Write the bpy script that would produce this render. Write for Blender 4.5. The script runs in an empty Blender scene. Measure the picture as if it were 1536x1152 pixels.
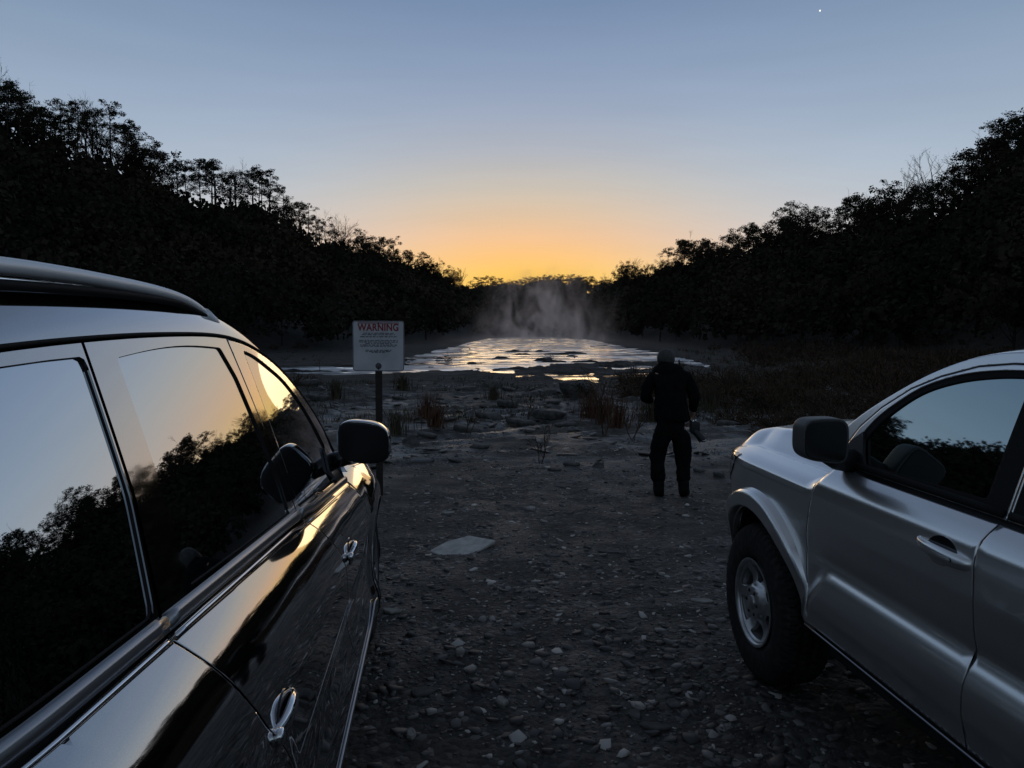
import bpy, math, random
import numpy as np
from mathutils import Vector, Matrix, geometry
random.seed(7); rng = np.random.default_rng(7)
R = math.radians
scene = bpy.context.scene
COL = scene.collection
EYE = np.array([0.0, 0.0, 1.75]); YAW = 0.0973; PITCH = 0.0744; FPX = 1154.0

# ------------------------------------------------------------------ camera
cam_d = bpy.data.cameras.new('camera'); cam = bpy.data.objects.new('camera', cam_d); COL.objects.link(cam)
cam.location = EYE.tolist(); cam.rotation_euler = (math.pi/2 - PITCH, 0, -YAW)
cam_d.sensor_width = 36; cam_d.lens = 36 * FPX / 1536; cam_d.clip_start = 0.05; cam_d.clip_end = 9000
scene.camera = cam
FW = np.array([math.sin(YAW)*math.cos(PITCH), math.cos(YAW)*math.cos(PITCH), -math.sin(PITCH)])
RT = np.array([math.cos(YAW), -math.sin(YAW), 0.0]); UP = np.cross(RT, FW)
def ray(px, py): return FW + RT*(px-768)/FPX - UP*(py-576)/FPX
def az_el(px, py):
    d = ray(px, py); return math.atan2(d[0], d[1]) - YAW, math.atan2(d[2], math.hypot(d[0], d[1]))
def on_z(px, py, z):
    d = ray(px, py); t = (z-EYE[2])/d[2]; return (EYE + d*t)[:2]

# ------------------------------------------------------------------ object helpers
def tag(o, label=None, cat=None, group=None, kind=None):
    if label: o['label'] = label
    if cat: o['category'] = cat
    if group: o['group'] = group
    if kind: o['kind'] = kind
    return o
def empty(name, loc=(0,0,0), rz=0.0, **k):
    o = bpy.data.objects.new(name, None); COL.objects.link(o); o.location = tuple(float(v) for v in loc); o.rotation_euler = (0,0,rz)
    o.empty_display_size = .1
    return tag(o, **k)
def link(name, me, mat=None, parent=None):
    o = bpy.data.objects.new(name, me); COL.objects.link(o)
    if mat is not None and not me.materials: me.materials.append(mat)
    if parent is not None: o.parent = parent
    return o
def mesh_np(name, V, F, smooth=False, midx=None):
    """V (n,3); F list of (m,k) int arrays of same k each"""
    me = bpy.data.meshes.new(name)
    V = np.asarray(V, dtype=np.float32); me.vertices.add(len(V)); me.vertices.foreach_set('co', V.ravel())
    if not isinstance(F, list): F = [F]
    F = [np.asarray(f, dtype=np.int32) for f in F if len(f)]
    nl = sum(f.size for f in F); nf = sum(len(f) for f in F)
    me.loops.add(nl); me.polygons.add(nf)
    me.loops.foreach_set('vertex_index', np.concatenate([f.ravel() for f in F]))
    st = []; tot = []; c = 0
    for f in F:
        k = f.shape[1]; st.append(c + np.arange(len(f))*k); tot.append(np.full(len(f), k)); c += f.size
    me.polygons.foreach_set('loop_start', np.concatenate(st).astype(np.int32))
    me.polygons.foreach_set('loop_total', np.concatenate(tot).astype(np.int32))
    if smooth: me.polygons.foreach_set('use_smooth', np.ones(nf, dtype=bool))
    me.update(calc_edges=True); me.validate()
    return me
class MB:
    """collects pieces of ONE mesh"""
    def __init__(s): s.V = []; s.F = []; s.n = 0
    def add(s, V, F):
        V = np.asarray(V, float); s.V.append(V)
        for f in F:
            s.F.append(tuple(int(i)+s.n for i in f))
        s.n += len(V)
    def tube(s, pts, rad, seg=8, cap=True, flat=1.0, up=(0,0,1)):
        pts = np.asarray(pts, float); n = len(pts); rad = np.broadcast_to(np.asarray(rad, float), (n,))
        T = np.gradient(pts, axis=0); T /= np.linalg.norm(T, axis=1)[:,None] + 1e-12
        V = []
        a = np.arange(seg)*2*math.pi/seg; up = np.array(up, float)
        for i in range(n):
            s1 = np.cross(T[i], up)
            if np.linalg.norm(s1) < 1e-3: s1 = np.cross(T[i], (1,0,0.01))
            s1 /= np.linalg.norm(s1); s2 = np.cross(s1, T[i])
            V.append(pts[i] + rad[i]*(np.cos(a)[:,None]*s1*flat + np.sin(a)[:,None]*s2))
        V = np.concatenate(V); F = []
        for i in range(n-1):
            for j in range(seg):
                k = (j+1) % seg; F.append((i*seg+j, i*seg+k, (i+1)*seg+k, (i+1)*seg+j))
        if cap: F.append(tuple(range(seg))[::-1]); F.append(tuple((n-1)*seg+j for j in range(seg)))
        s.add(V, F)
    def box(s, c, d, rz=0, M=None):
        v = np.array([[x,y,z] for x in (-.5,.5) for y in (-.5,.5) for z in (-.5,.5)])*np.array(d)
        if M is not None: v = v @ np.array(M).T
        ca, sa = math.cos(rz), math.sin(rz); v = v @ np.array([[ca,sa,0],[-sa,ca,0],[0,0,1]])
        s.add(v+np.array(c), [(0,1,3,2),(4,6,7,5),(0,4,5,1),(2,3,7,6),(0,2,6,4),(1,5,7,3)])
    def lathe(s, prof, seg=48, axis='x', mod=None, c=(0,0,0)):
        """profile (a, r): a along the axis; closed=False"""
        prof = np.asarray(prof, float); n = len(prof); V = []
        for i,(a,r) in enumerate(prof):
            t = np.arange(seg)*2*math.pi/seg
            rr = np.full(seg, r) if mod is None else r + mod(i, t)
            p = np.zeros((seg,3))
            if axis == 'x': p[:,0] = a; p[:,1] = rr*np.cos(t); p[:,2] = rr*np.sin(t)
            elif axis == 'y': p[:,1] = a; p[:,2] = rr*np.cos(t); p[:,0] = rr*np.sin(t)
            else: p[:,2] = a; p[:,0] = rr*np.cos(t); p[:,1] = rr*np.sin(t)
            V.append(p+np.array(c))
        F = [(i*seg+j, i*seg+(j+1)%seg, (i+1)*seg+(j+1)%seg, (i+1)*seg+j) for i in range(n-1) for j in range(seg)]
        s.add(np.concatenate(V), F)
    def build(s, name, mat=None, parent=None, smooth=True, angle=None):
        me = bpy.data.meshes.new(name)
        V = np.concatenate(s.V) if s.V else np.zeros((0,3))
        me.from_pydata(V.tolist(), [], s.F); me.update()
        if smooth:
            me.polygons.foreach_set('use_smooth', np.ones(len(me.polygons), bool))
            if angle is not None:
                me.set_sharp_from_angle(angle=R(angle))
        return link(name, me, mat, parent)
def superell(c, d, e1=.5, e2=.5, nu=28, nv=18, fn=None):
    u = np.linspace(-math.pi, math.pi, nu, endpoint=False); v = np.linspace(-math.pi/2, math.pi/2, nv)
    f = lambda w, e: np.sign(w)*np.abs(w)**e
    U, W = np.meshgrid(u, v)
    P = np.stack([f(np.cos(W),e1)*f(np.cos(U),e2), f(np.cos(W),e1)*f(np.sin(U),e2), f(np.sin(W),e1)], -1).reshape(-1,3)
    P = P*np.array(d)/2
    if fn is not None: P = fn(P)
    P = P + np.array(c)
    F = [(i*nu+j, i*nu+(j+1)%nu, (i+1)*nu+(j+1)%nu, (i+1)*nu+j) for i in range(nv-1) for j in range(nu)]
    return P, F
def add_se(mb, *a, **k): mb.add(*superell(*a, **k))

# ------------------------------------------------------------------ materials
def mat(name, col, rough=.5, metal=0.0, spec=.5, coat=0.0, coat_r=.03, noise=None, bump=None, ior=None, emit=None, nscale=None):
    m = bpy.data.materials.new(name); m.use_nodes = True; nt = m.node_tree; N = nt.nodes; L = nt.links
    b = N['Principled BSDF']; b.inputs['Base Color'].default_value = (*col, 1); b.inputs['Roughness'].default_value = rough
    b.inputs['Metallic'].default_value = metal; b.inputs['Specular IOR Level'].default_value = spec
    b.inputs['Coat Weight'].default_value = coat; b.inputs['Coat Roughness'].default_value = coat_r
    if ior: b.inputs['IOR'].default_value = ior
    if emit: b.inputs['Emission Color'].default_value = (*emit[:3], 1); b.inputs['Emission Strength'].default_value = emit[3]
    tc = N.new('ShaderNodeTexCoord')
    if noise:   # (scale, col2, detail, lo, hi)
        n = N.new('ShaderNodeTexNoise'); n.inputs['Scale'].default_value = noise[0]; n.inputs['Detail'].default_value = noise[2]
        L.new(tc.outputs['Object'], n.inputs['Vector'])
        r = N.new('ShaderNodeValToRGB'); r.color_ramp.elements[0].color = (*col,1); r.color_ramp.elements[1].color = (*noise[1],1)
        r.color_ramp.elements[0].position = noise[3]; r.color_ramp.elements[1].position = noise[4]
        L.new(n.outputs['Fac'], r.inputs['Fac']); L.new(r.outputs['Color'], b.inputs['Base Color'])
    if bump:    # list of (scale, strength, distance)
        prev = None
        for sc, st, di in bump:
            n = N.new('ShaderNodeTexNoise'); n.inputs['Scale'].default_value = sc; n.inputs['Detail'].default_value = 6
            L.new(tc.outputs['Object'], n.inputs['Vector'])
            bp = N.new('ShaderNodeBump'); bp.inputs['Strength'].default_value = st; bp.inputs['Distance'].default_value = di
            L.new(n.outputs['Fac'], bp.inputs['Height'])
            if prev: L.new(prev.outputs['Normal'], bp.inputs['Normal'])
            prev = bp
        L.new(prev.outputs['Normal'], b.inputs['Normal'])
    return m
M = {}
M['suv_paint'] = mat('dark_metallic_paint', (.36,.358,.355), .05, 1.0, coat=1, coat_r=.015, noise=(900,(.46,.455,.45),2,.4,.7))
M['truck_paint'] = mat('silver_metallic_paint', (.80,.80,.79), .29, .93, coat=1.0, coat_r=.04, noise=(700,(.86,.86,.85),2,.4,.7), bump=[(3,.04,.01)])
M['tint'] = mat('tinted_glass', (.50,.555,.61), .012, 1.0, bump=[(1.6,.012,.01)])
M['tint_truck'] = mat('tinted_green_glass', (.36,.44,.45), .02, 1.0, bump=[(1.6,.012,.01)])
M['chrome'] = mat('chrome', (.8,.8,.82), .07, 1.0, bump=[(30,.03,.002)])
M['satin'] = mat('satin_trim', (.35,.35,.36), .28, .9, bump=[(60,.05,.001)])
M['rail'] = mat('brushed_rail', (.92,.93,.95), .55, .45, bump=[(90,.08,.001)])
M['black_gloss'] = mat('black_gloss_plastic', (.01,.01,.012), .12, 0, coat=.3)
M['grey_plastic'] = mat('grey_grained_plastic', (.06,.06,.06), .5, noise=(150,(.08,.08,.08),3,.3,.7), bump=[(200,.15,.001)])
M['mirror_dark'] = mat('dark_mirror_glass', (.008,.008,.009), .25, spec=.25, noise=(3,(.014,.014,.015),3,.3,.7))
M['black'] = mat('black_plastic', (.012,.012,.013), .55, noise=(120,(.018,.018,.02),3,.3,.7))
M['rubber'] = mat('rubber_seal', (.008,.008,.009), .8, spec=.2, noise=(200,(.014,.014,.014),2,.3,.7))
M['tyre'] = mat('tyre_rubber', (.018,.018,.018), .85, spec=.2, noise=(25,(.045,.042,.038),6,.45,.8), bump=[(80,.3,.003)])
M['alloy'] = mat('dusty_alloy', (.62,.62,.63), .34, .85, noise=(14,(.36,.35,.34),5,.4,.75), bump=[(60,.1,.002)])
M['darkmetal'] = mat('dark_metal', (.03,.03,.03), .6, .6, noise=(30,(.06,.05,.045),4,.4,.7))
M['lamp'] = mat('headlamp_glass', (.02,.02,.022), .04, .2, coat=1, noise=(16,(.42,.42,.42),2,.52,.58))
M['jacket'] = mat('black_jacket_cloth', (.004,.004,.005), .9, spec=.08, noise=(18,(.008,.008,.009),5,.3,.7), bump=[(22,.5,.01),(300,.2,.001)])
M['trousers'] = mat('dark_trouser_cloth', (.005,.005,.005), .9, spec=.08, noise=(14,(.009,.009,.010),5,.3,.7), bump=[(16,.6,.015),(300,.2,.001)])
M['boot'] = mat('black_boot_leather', (.004,.004,.004), .7, spec=.15, noise=(30,(.008,.007,.006),4,.4,.7), bump=[(60,.3,.003)])
M['skin'] = mat('skin', (.30,.18,.13), .55, noise=(30,(.34,.21,.15),4,.3,.7))
M['hair'] = mat('grey_brown_hair', (.028,.025,.022), .7, noise=(60,(.07,.063,.056),6,.3,.7), bump=[(120,.8,.004)])
M['lens'] = mat('camera_lens_glass', (.3,.3,.35), .03, 1.0)
M['sign_face'] = mat('weathered_white_sign_paint', (.55,.55,.58), .45, noise=(5,(.42,.42,.45),8,.4,.75), bump=[(12,.1,.004)])
M['sign_red'] = mat('faded_red_ink', (.22,.015,.02), .6, noise=(18,(.30,.04,.04),5,.4,.7))
M['sign_fade'] = mat('very_faded_red_band', (.30,.20,.21), .6, noise=(30,(.36,.30,.31),6,.4,.7))
M['ink'] = mat('grey_ink', (.03,.03,.035), .6, noise=(60,(.15,.15,.16),5,.4,.8))
M['steel'] = mat('rusted_steel_post', (.025,.022,.02), .7, .4, noise=(30,(.05,.035,.025),6,.4,.7), bump=[(60,.3,.003)])
M['bark'] = mat('bark', (.03,.025,.02), .9, spec=.1, noise=(3,(.055,.045,.037),6,.4,.7), bump=[(12,.8,.05)])
M['needles'] = mat('pine_needles', (.016,.020,.010), .9, spec=.1, noise=(.5,(.034,.038,.020),5,.35,.7))
M['leaves'] = mat('autumn_leaves', (.018,.017,.010), .9, spec=.1, noise=(.4,(.042,.030,.018),5,.35,.7))
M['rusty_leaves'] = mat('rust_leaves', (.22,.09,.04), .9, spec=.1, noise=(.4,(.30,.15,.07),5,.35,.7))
M['forest'] = mat('forest_foliage', (.018,.020,.013), .95, spec=.05, noise=(.05,(.052,.040,.028),6,.40,.75))
M['twig'] = mat('dead_twigs', (.05,.035,.025), .9, spec=.1, noise=(8,(.09,.06,.04),4,.4,.7))
M['red_weed'] = mat('red_brown_weed', (.09,.042,.028), .9, spec=.1, noise=(6,(.14,.085,.055),4,.4,.7))
M['grass'] = mat('dry_grass', (.045,.040,.026), .9, spec=.1, noise=(.7,(.10,.085,.055),5,.35,.7))

# ------------------------------------------------------------------ world: dawn sky
GLOW_AZ = YAW + R(0.8)
def build_world():
    w = bpy.data.worlds.new('World'); scene.world = w; w.use_nodes = True; nt = w.node_tree; N = nt.nodes; L = nt.links
    for n in list(N): N.remove(n)
    out = N.new('ShaderNodeOutputWorld'); tc = N.new('ShaderNodeTexCoord')
    nrm = N.new('ShaderNodeVectorMath'); nrm.operation = 'NORMALIZE'; L.new(tc.outputs['Generated'], nrm.inputs[0])
    sep = N.new('ShaderNodeSeparateXYZ'); L.new(nrm.outputs[0], sep.inputs[0])
    def math_(op, a, b=None, clamp=False):
        m = N.new('ShaderNodeMath'); m.operation = op; m.use_clamp = clamp
        for i, v in enumerate((a, b)):
            if v is None: continue
            if isinstance(v, (int, float)): m.inputs[i].default_value = v
            else: L.new(v, m.inputs[i])
        return m.outputs[0]
    el = math_('MULTIPLY', math_('ARCSINE', sep.outputs['Z']), 180/math.pi)
    hz = math_('SQRT', math_('ADD', math_('MULTIPLY', sep.outputs['X'], sep.outputs['X']), math_('MULTIPLY', sep.outputs['Y'], sep.outputs['Y'])))
    dot = math_('DIVIDE', math_('ADD', math_('MULTIPLY', sep.outputs['X'], math.sin(GLOW_AZ)), math_('MULTIPLY', sep.outputs['Y'], math.cos(GLOW_AZ))), math_('MAXIMUM', hz, 1e-4))
    az = math_('MULTIPLY', math_('ARCCOSINE', math_('MINIMUM', math_('MAXIMUM', dot, -1.0), 1.0)), 180/math.pi)
    def ramp(stops):
        r = N.new('ShaderNodeValToRGB'); e = r.color_ramp.elements
        f = math_('DIVIDE', math_('MAXIMUM', el, 0.0), 90.0)
        L.new(f, r.inputs['Fac'])
        while len(e) > 1: e.remove(e[-1])
        for i,(p,c) in enumerate(stops):
            c = [((v/255+.055)/1.055)**2.4 if v > 10 else v/255/12.92 for v in c]
            if i == 0: e[0].position = p/90; e[0].color = (*c,1)
            else:
                x = e.new(p/90); x.color = (*c,1)
        return r.outputs['Color']
    centre = ramp([(0,(255,200,86)),(3.8,(255,202,98)),(5,(253,196,120)),(6.5,(241,193,146)),(8,(222,192,160)),(10,(200,190,177)),(12.5,(176,180,189)),(15,(156,168,189)),(18,(138,156,184)),(22,(117,139,171)),(30,(94,110,136)),(50,(84,94,112)),(90,(76,84,98))])
    side = ramp([(0,(220,206,190)),(4,(210,206,200)),(7,(195,201,208)),(11,(172,187,205)),(15,(152,170,194)),(19,(133,154,182)),(23,(116,138,168)),(30,(104,124,150)),(50,(88,100,118)),(90,(76,84,98))])
    back = ramp([(0,(140,148,160)),(8,(140,156,170)),(16,(130,150,166)),(30,(108,124,142)),(50,(90,100,116)),(90,(76,84,98))])
    g = math_('DIVIDE', az, 15.5); g = math_('EXPONENT', math_('MULTIPLY', math_('MULTIPLY', g, g), -1.0))
    g2 = math_('DIVIDE', az, 75.0); g2 = math_('EXPONENT', math_('MULTIPLY', math_('MULTIPLY', g2, g2), -1.0))
    mx = N.new('ShaderNodeMix'); mx.data_type = 'RGBA'; L.new(g2, mx.inputs['Factor']); L.new(back, mx.inputs['A']); L.new(side, mx.inputs['B'])
    m2 = N.new('ShaderNodeMix'); m2.data_type = 'RGBA'; L.new(g, m2.inputs['Factor']); L.new(mx.outputs['Result'], m2.inputs['A']); L.new(centre, m2.inputs['B'])
    # faint wisps near the horizon
    mp = N.new('ShaderNodeMapping'); mp.inputs['Scale'].default_value = (3,3,26); L.new(nrm.outputs[0], mp.inputs['Vector'])
    nz = N.new('ShaderNodeTexNoise'); nz.inputs['Scale'].default_value = 1.6; nz.inputs['Detail'].default_value = 5; L.new(mp.outputs[0], nz.inputs['Vector'])
    fac = math_('ADD', math_('MULTIPLY', nz.outputs['Fac'], .10), .95)
    vm = N.new('ShaderNodeVectorMath'); vm.operation = 'SCALE'; L.new(m2.outputs['Result'], vm.inputs[0]); L.new(fac, vm.inputs['Scale'])
    b1 = N.new('ShaderNodeBackground'); b1.inputs['Strength'].default_value = 1.0; L.new(vm.outputs[0], b1.inputs['Color'])
    sky = N.new('ShaderNodeTexSky'); sky.sky_type = 'NISHITA'; sky.sun_disc = False; sky.sun_elevation = R(-2.0); sky.sun_rotation = GLOW_AZ
    b2 = N.new('ShaderNodeBackground'); b2.inputs['Strength'].default_value = 0.05; L.new(sky.outputs[0], b2.inputs['Color'])
    ad = N.new('ShaderNodeAddShader'); L.new(b1.outputs[0], ad.inputs[0]); L.new(b2.outputs[0], ad.inputs[1]); L.new(ad.outputs[0], out.inputs['Surface'])
build_world()
sun_d = bpy.data.lights.new('sun', 'SUN'); sun_d.energy = .05; sun_d.angle = R(12); sun_d.color = (1,.75,.45)
sun = bpy.data.objects.new('sun', sun_d); COL.objects.link(sun)
sd = Vector((math.sin(GLOW_AZ)*math.cos(R(3)), math.cos(GLOW_AZ)*math.cos(R(3)), math.sin(R(3))))
sun.rotation_euler = sd.to_track_quat('Z', 'Y').to_euler()
vs = scene.view_settings; scene.display_settings.display_device = 'sRGB'
vs.view_transform = 'Standard'; vs.look = 'None'; vs.gamma = 1; vs.use_curve_mapping = False; vs.exposure = 0
scene.cycles.max_bounces = 8; scene.cycles.glossy_bounces = 4; scene.cycles.diffuse_bounces = 3; scene.cycles.transparent_max_bounces = 16
scene.cycles.volume_bounces = 1; scene.cycles.use_denoising = True; scene.cycles.volume_step_rate = 2.0
scene.cycles.sample_clamp_indirect = 4

# ------------------------------------------------------------------ noise
def _h(ix, iy, s):
    n = (ix.astype(np.int64)*374761393 + iy.astype(np.int64)*668265263 + s*982451653) & 0xffffffff
    n = ((n ^ (n >> 13))*1274126177) & 0xffffffff
    return ((n ^ (n >> 16)) & 0xffff)/65535.0
def vn(x, y, s=0):
    ix = np.floor(x); iy = np.floor(y); fx = x-ix; fy = y-iy
    fx = fx*fx*(3-2*fx); fy = fy*fy*(3-2*fy)
    a = _h(ix,iy,s); b = _h(ix+1,iy,s); c = _h(ix,iy+1,s); d = _h(ix+1,iy+1,s)
    return (a*(1-fx)+b*fx)*(1-fy) + (c*(1-fx)+d*fx)*fy
def fbm(x, y, o=4, s=0):
    v = 0; a = .5
    for i in range(o): v = v + a*vn(x*2**i+7.3*i, y*2**i+3.1*i, s+i); a *= .5
    return v/(1-.5**o)
def ridged(x, y, o=4, s=0):
    v = 0; a = .5
    for i in range(o): v = v + a*(1-np.abs(2*vn(x*2**i+5.3*i, y*2**i+1.7*i, s+i)-1)); a *= .5
    return v/(1-.5**o)
def sstep(a, b, x):
    t = np.clip((x-a)/(b-a), 0, 1); return t*t*(3-2*t)

# ------------------------------------------------------------------ terrain
WZ = -1.25
def wpoly(pts): return np.array([on_z(x, y, WZ) for x, y in pts])
RIVER = wpoly([(300,553),(430,551),(520,548.5),(590,546),(612,538),(660,527),(705,514),(735,508),(775,505.5),(840,505.5),(890,511),(925,519),(1000,533),(1085,553),(1080,556),(985,541.5),(940,546),(860,545),(790,552),(745,560),(700,559),(660,553),(600,559),(520,562),(430,560),(300,560)])
POOLS = [wpoly([(814,559),(835,561),(862,562),(888,560),(893,568),(903,577),(897,578),(880,570),(862,573),(835,571)]),
         wpoly([(772,563),(796,562),(796,567),(774,567)]),
         wpoly([(905,563),(940,561),(985,560),(985,565),(940,567),(905,567)]),
         wpoly([(893,550),(930,552),(960,549),(990,551),(960,557),(930,556)])]
def inside(P, x, y):
    r = np.zeros(x.shape, bool); n = len(P)
    for i in range(n):
        x0,y0 = P[i]; x1,y1 = P[(i+1)%n]
        c = ((y0 > y) != (y1 > y)) & (x < (x1-x0)*(y-y0)/(y1-y0+1e-12)+x0); r ^= c
    return r
def pdist(P, x, y):
    d = np.full(x.shape, 1e9); n = len(P)
    for i in range(n):
        a = P[i]; b = P[(i+1)%n]; e = b-a; t = np.clip(((x-a[0])*e[0]+(y-a[1])*e[1])/(e@e+1e-12), 0, 1)
        d = np.minimum(d, np.hypot(x-a[0]-t*e[0], y-a[1]-t*e[1]))
    return d
SKY = [(0,112),(60,150),(120,160),(160,158),(200,185),(240,232),(300,232),(340,245),(400,252),(440,295),(500,325),(560,345),(600,368),(650,382),(680,398),(700,412),(760,414),(820,408),(870,409),(905,416),(935,390),(980,388),(1040,352),(1100,345),(1150,325),(1190,303),(1250,315),(1285,285),(1350,275),(1400,262),(1450,245),(1480,190),(1536,162)]
SKYT = [az_el(*p) for p in SKY]
AZ = np.array([-math.pi, R(-150), R(-110), R(-75), R(-42)] + [a for a,e in SKYT] + [R(45), R(75), R(110), R(150), math.pi])
EL = np.array([R(8), R(9), R(15), R(19.5), R(20)] + [e for a,e in SKYT] + [R(11.5), R(10.5), R(10), R(9), R(8)])
_af = np.linspace(-math.pi, math.pi, 1441); _k = np.hanning(15); _k /= _k.sum()
ELS = np.convolve(np.pad(np.interp(_af, AZ, EL), 7, mode='wrap'), _k, 'valid')
def pxaz(x): return az_el(x, 490)[0]
_fx = [-200,0,500,600,650,700,735,760,800,870,905,940,985,1100,1300,1536,1700]
FA = np.array([-math.pi, R(-100)] + [pxaz(v) for v in _fx] + [R(100), math.pi])
FOOT = np.array([55,55] + [65,75,100,125,150,205,300,350,370,360,290,200,140,105,80,62,55] + [55,55.])
RIDG = np.array([200,170] + [165,170,235,300,350,430,560,620,640,620,520,380,300,235,185,150,140] + [150,200.])
TREE_H = 12.5
def ground_z(x, y):
    x = np.asarray(x, float); y = np.asarray(y, float)
    r = np.hypot(x, y)+1e-6; a = np.arctan2(x, y)-YAW
    a = (a+math.pi) % (2*math.pi)-math.pi
    h = np.interp(r, [0,4,9,13,20,30,45,60,100], [0,0,-.3,-.42,-.64,-.93,-1.19,-1.20,-1.14])
    h = h*(1-sstep(R(40), R(90), np.abs(a)))
    h = h + .6*sstep(R(12), R(30), a)*sstep(14, 40, r) + .15*sstep(14, 40, r)*sstep(R(10), R(25), -a)
    # lot relief
    h = h + .05*(fbm(x/2.2, y/2.2, 3, 5)-.5)*sstep(3,8,r) + .022*(fbm(x*2.2, y*2.2, 4, 9)-.5) + .012*(vn(x*9,y*9,3)-.5)*(1-sstep(10,20,r))
    # rock shelves
    ca, sa = math.cos(R(24)), math.sin(R(24)); u = x*ca+y*sa; v = -x*sa+y*ca
    amp = np.interp(r, [0,9.5,12,16,24,50,90,160], [0,0,.14,.36,.60,.75,.4,.1])
    amp = amp*(1-.65*sstep(33,39,r)*(1-sstep(47,54,r)))*(1-.6*sstep(38,44,r)*sstep(R(3),R(6),-a))
    k = .55*ridged(u/3.2, v/.85, 4, 21) + .45*fbm(u/1.4, v/.5, 4, 31)
    st = k*5; st = np.floor(st)+sstep(.15,.75,st-np.floor(st)); k = .6*k+.4*st/5
    patch = sstep(.32,.62,fbm(x/5.5, y/7, 3, 41))
    h = h + amp*(k-.52)*(.35+.65*patch)*(1-.6*sstep(R(14),R(24),a))
    # water bodies
    ins = inside(RIVER, x, y); d = pdist(RIVER, x, y); jag = 3.2*(fbm(x/2.4, y/3.5, 5, 51)-.5)
    sdv = np.where(ins, d, -d) + jag*sstep(0,12,50-np.abs(r-60)+20)
    bed = WZ-.35-.5*sstep(0,6,sdv)
    isl = WZ+.42*(fbm(x/3.2+3, y/2.0, 5, 61)-.655)*4
    bed = np.where((r < 95) | (fbm(x/9,y/9,3,77) > .62), np.maximum(bed, np.where(isl > WZ, isl, bed)), bed)
    shore = np.maximum(h, WZ+.04+.05*k)
    h = np.where(r > 30, shore, h)
    t = sstep(-.8, .6, sdv); h = np.where(t > 0, h*(1-t)+bed*t, h)
    for P in POOLS:
        ii = inside(P, x, y); dd = pdist(P, x, y); s2 = np.where(ii, dd, -dd)+.5*(vn(x/.8,y/.8,8)-.5)
        t2 = sstep(-.35, .25, s2); h = h*(1-t2)+(WZ-.25)*t2
    # hills
    ft = np.interp(a, FA, FOOT); rd = np.interp(a, FA, RIDG); el = np.interp(a, _af, ELS)
    zr = 1.75+rd*np.tan(el)-TREE_H*1.02
    s = np.clip((r-ft)/(rd-ft), 0, 1.0); hill = (zr+1.2)*(s**1.15)*(1-.0*s)
    hill = np.where(r > rd, (zr+1.2)-(r-rd)*.35, hill); hill = np.maximum(hill, -3)
    h = h + np.where(r > ft, hill + 1.6*sstep(0,.15,s)*(fbm(x/16,y/16,3,71)-.5), 0)
    return h
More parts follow.
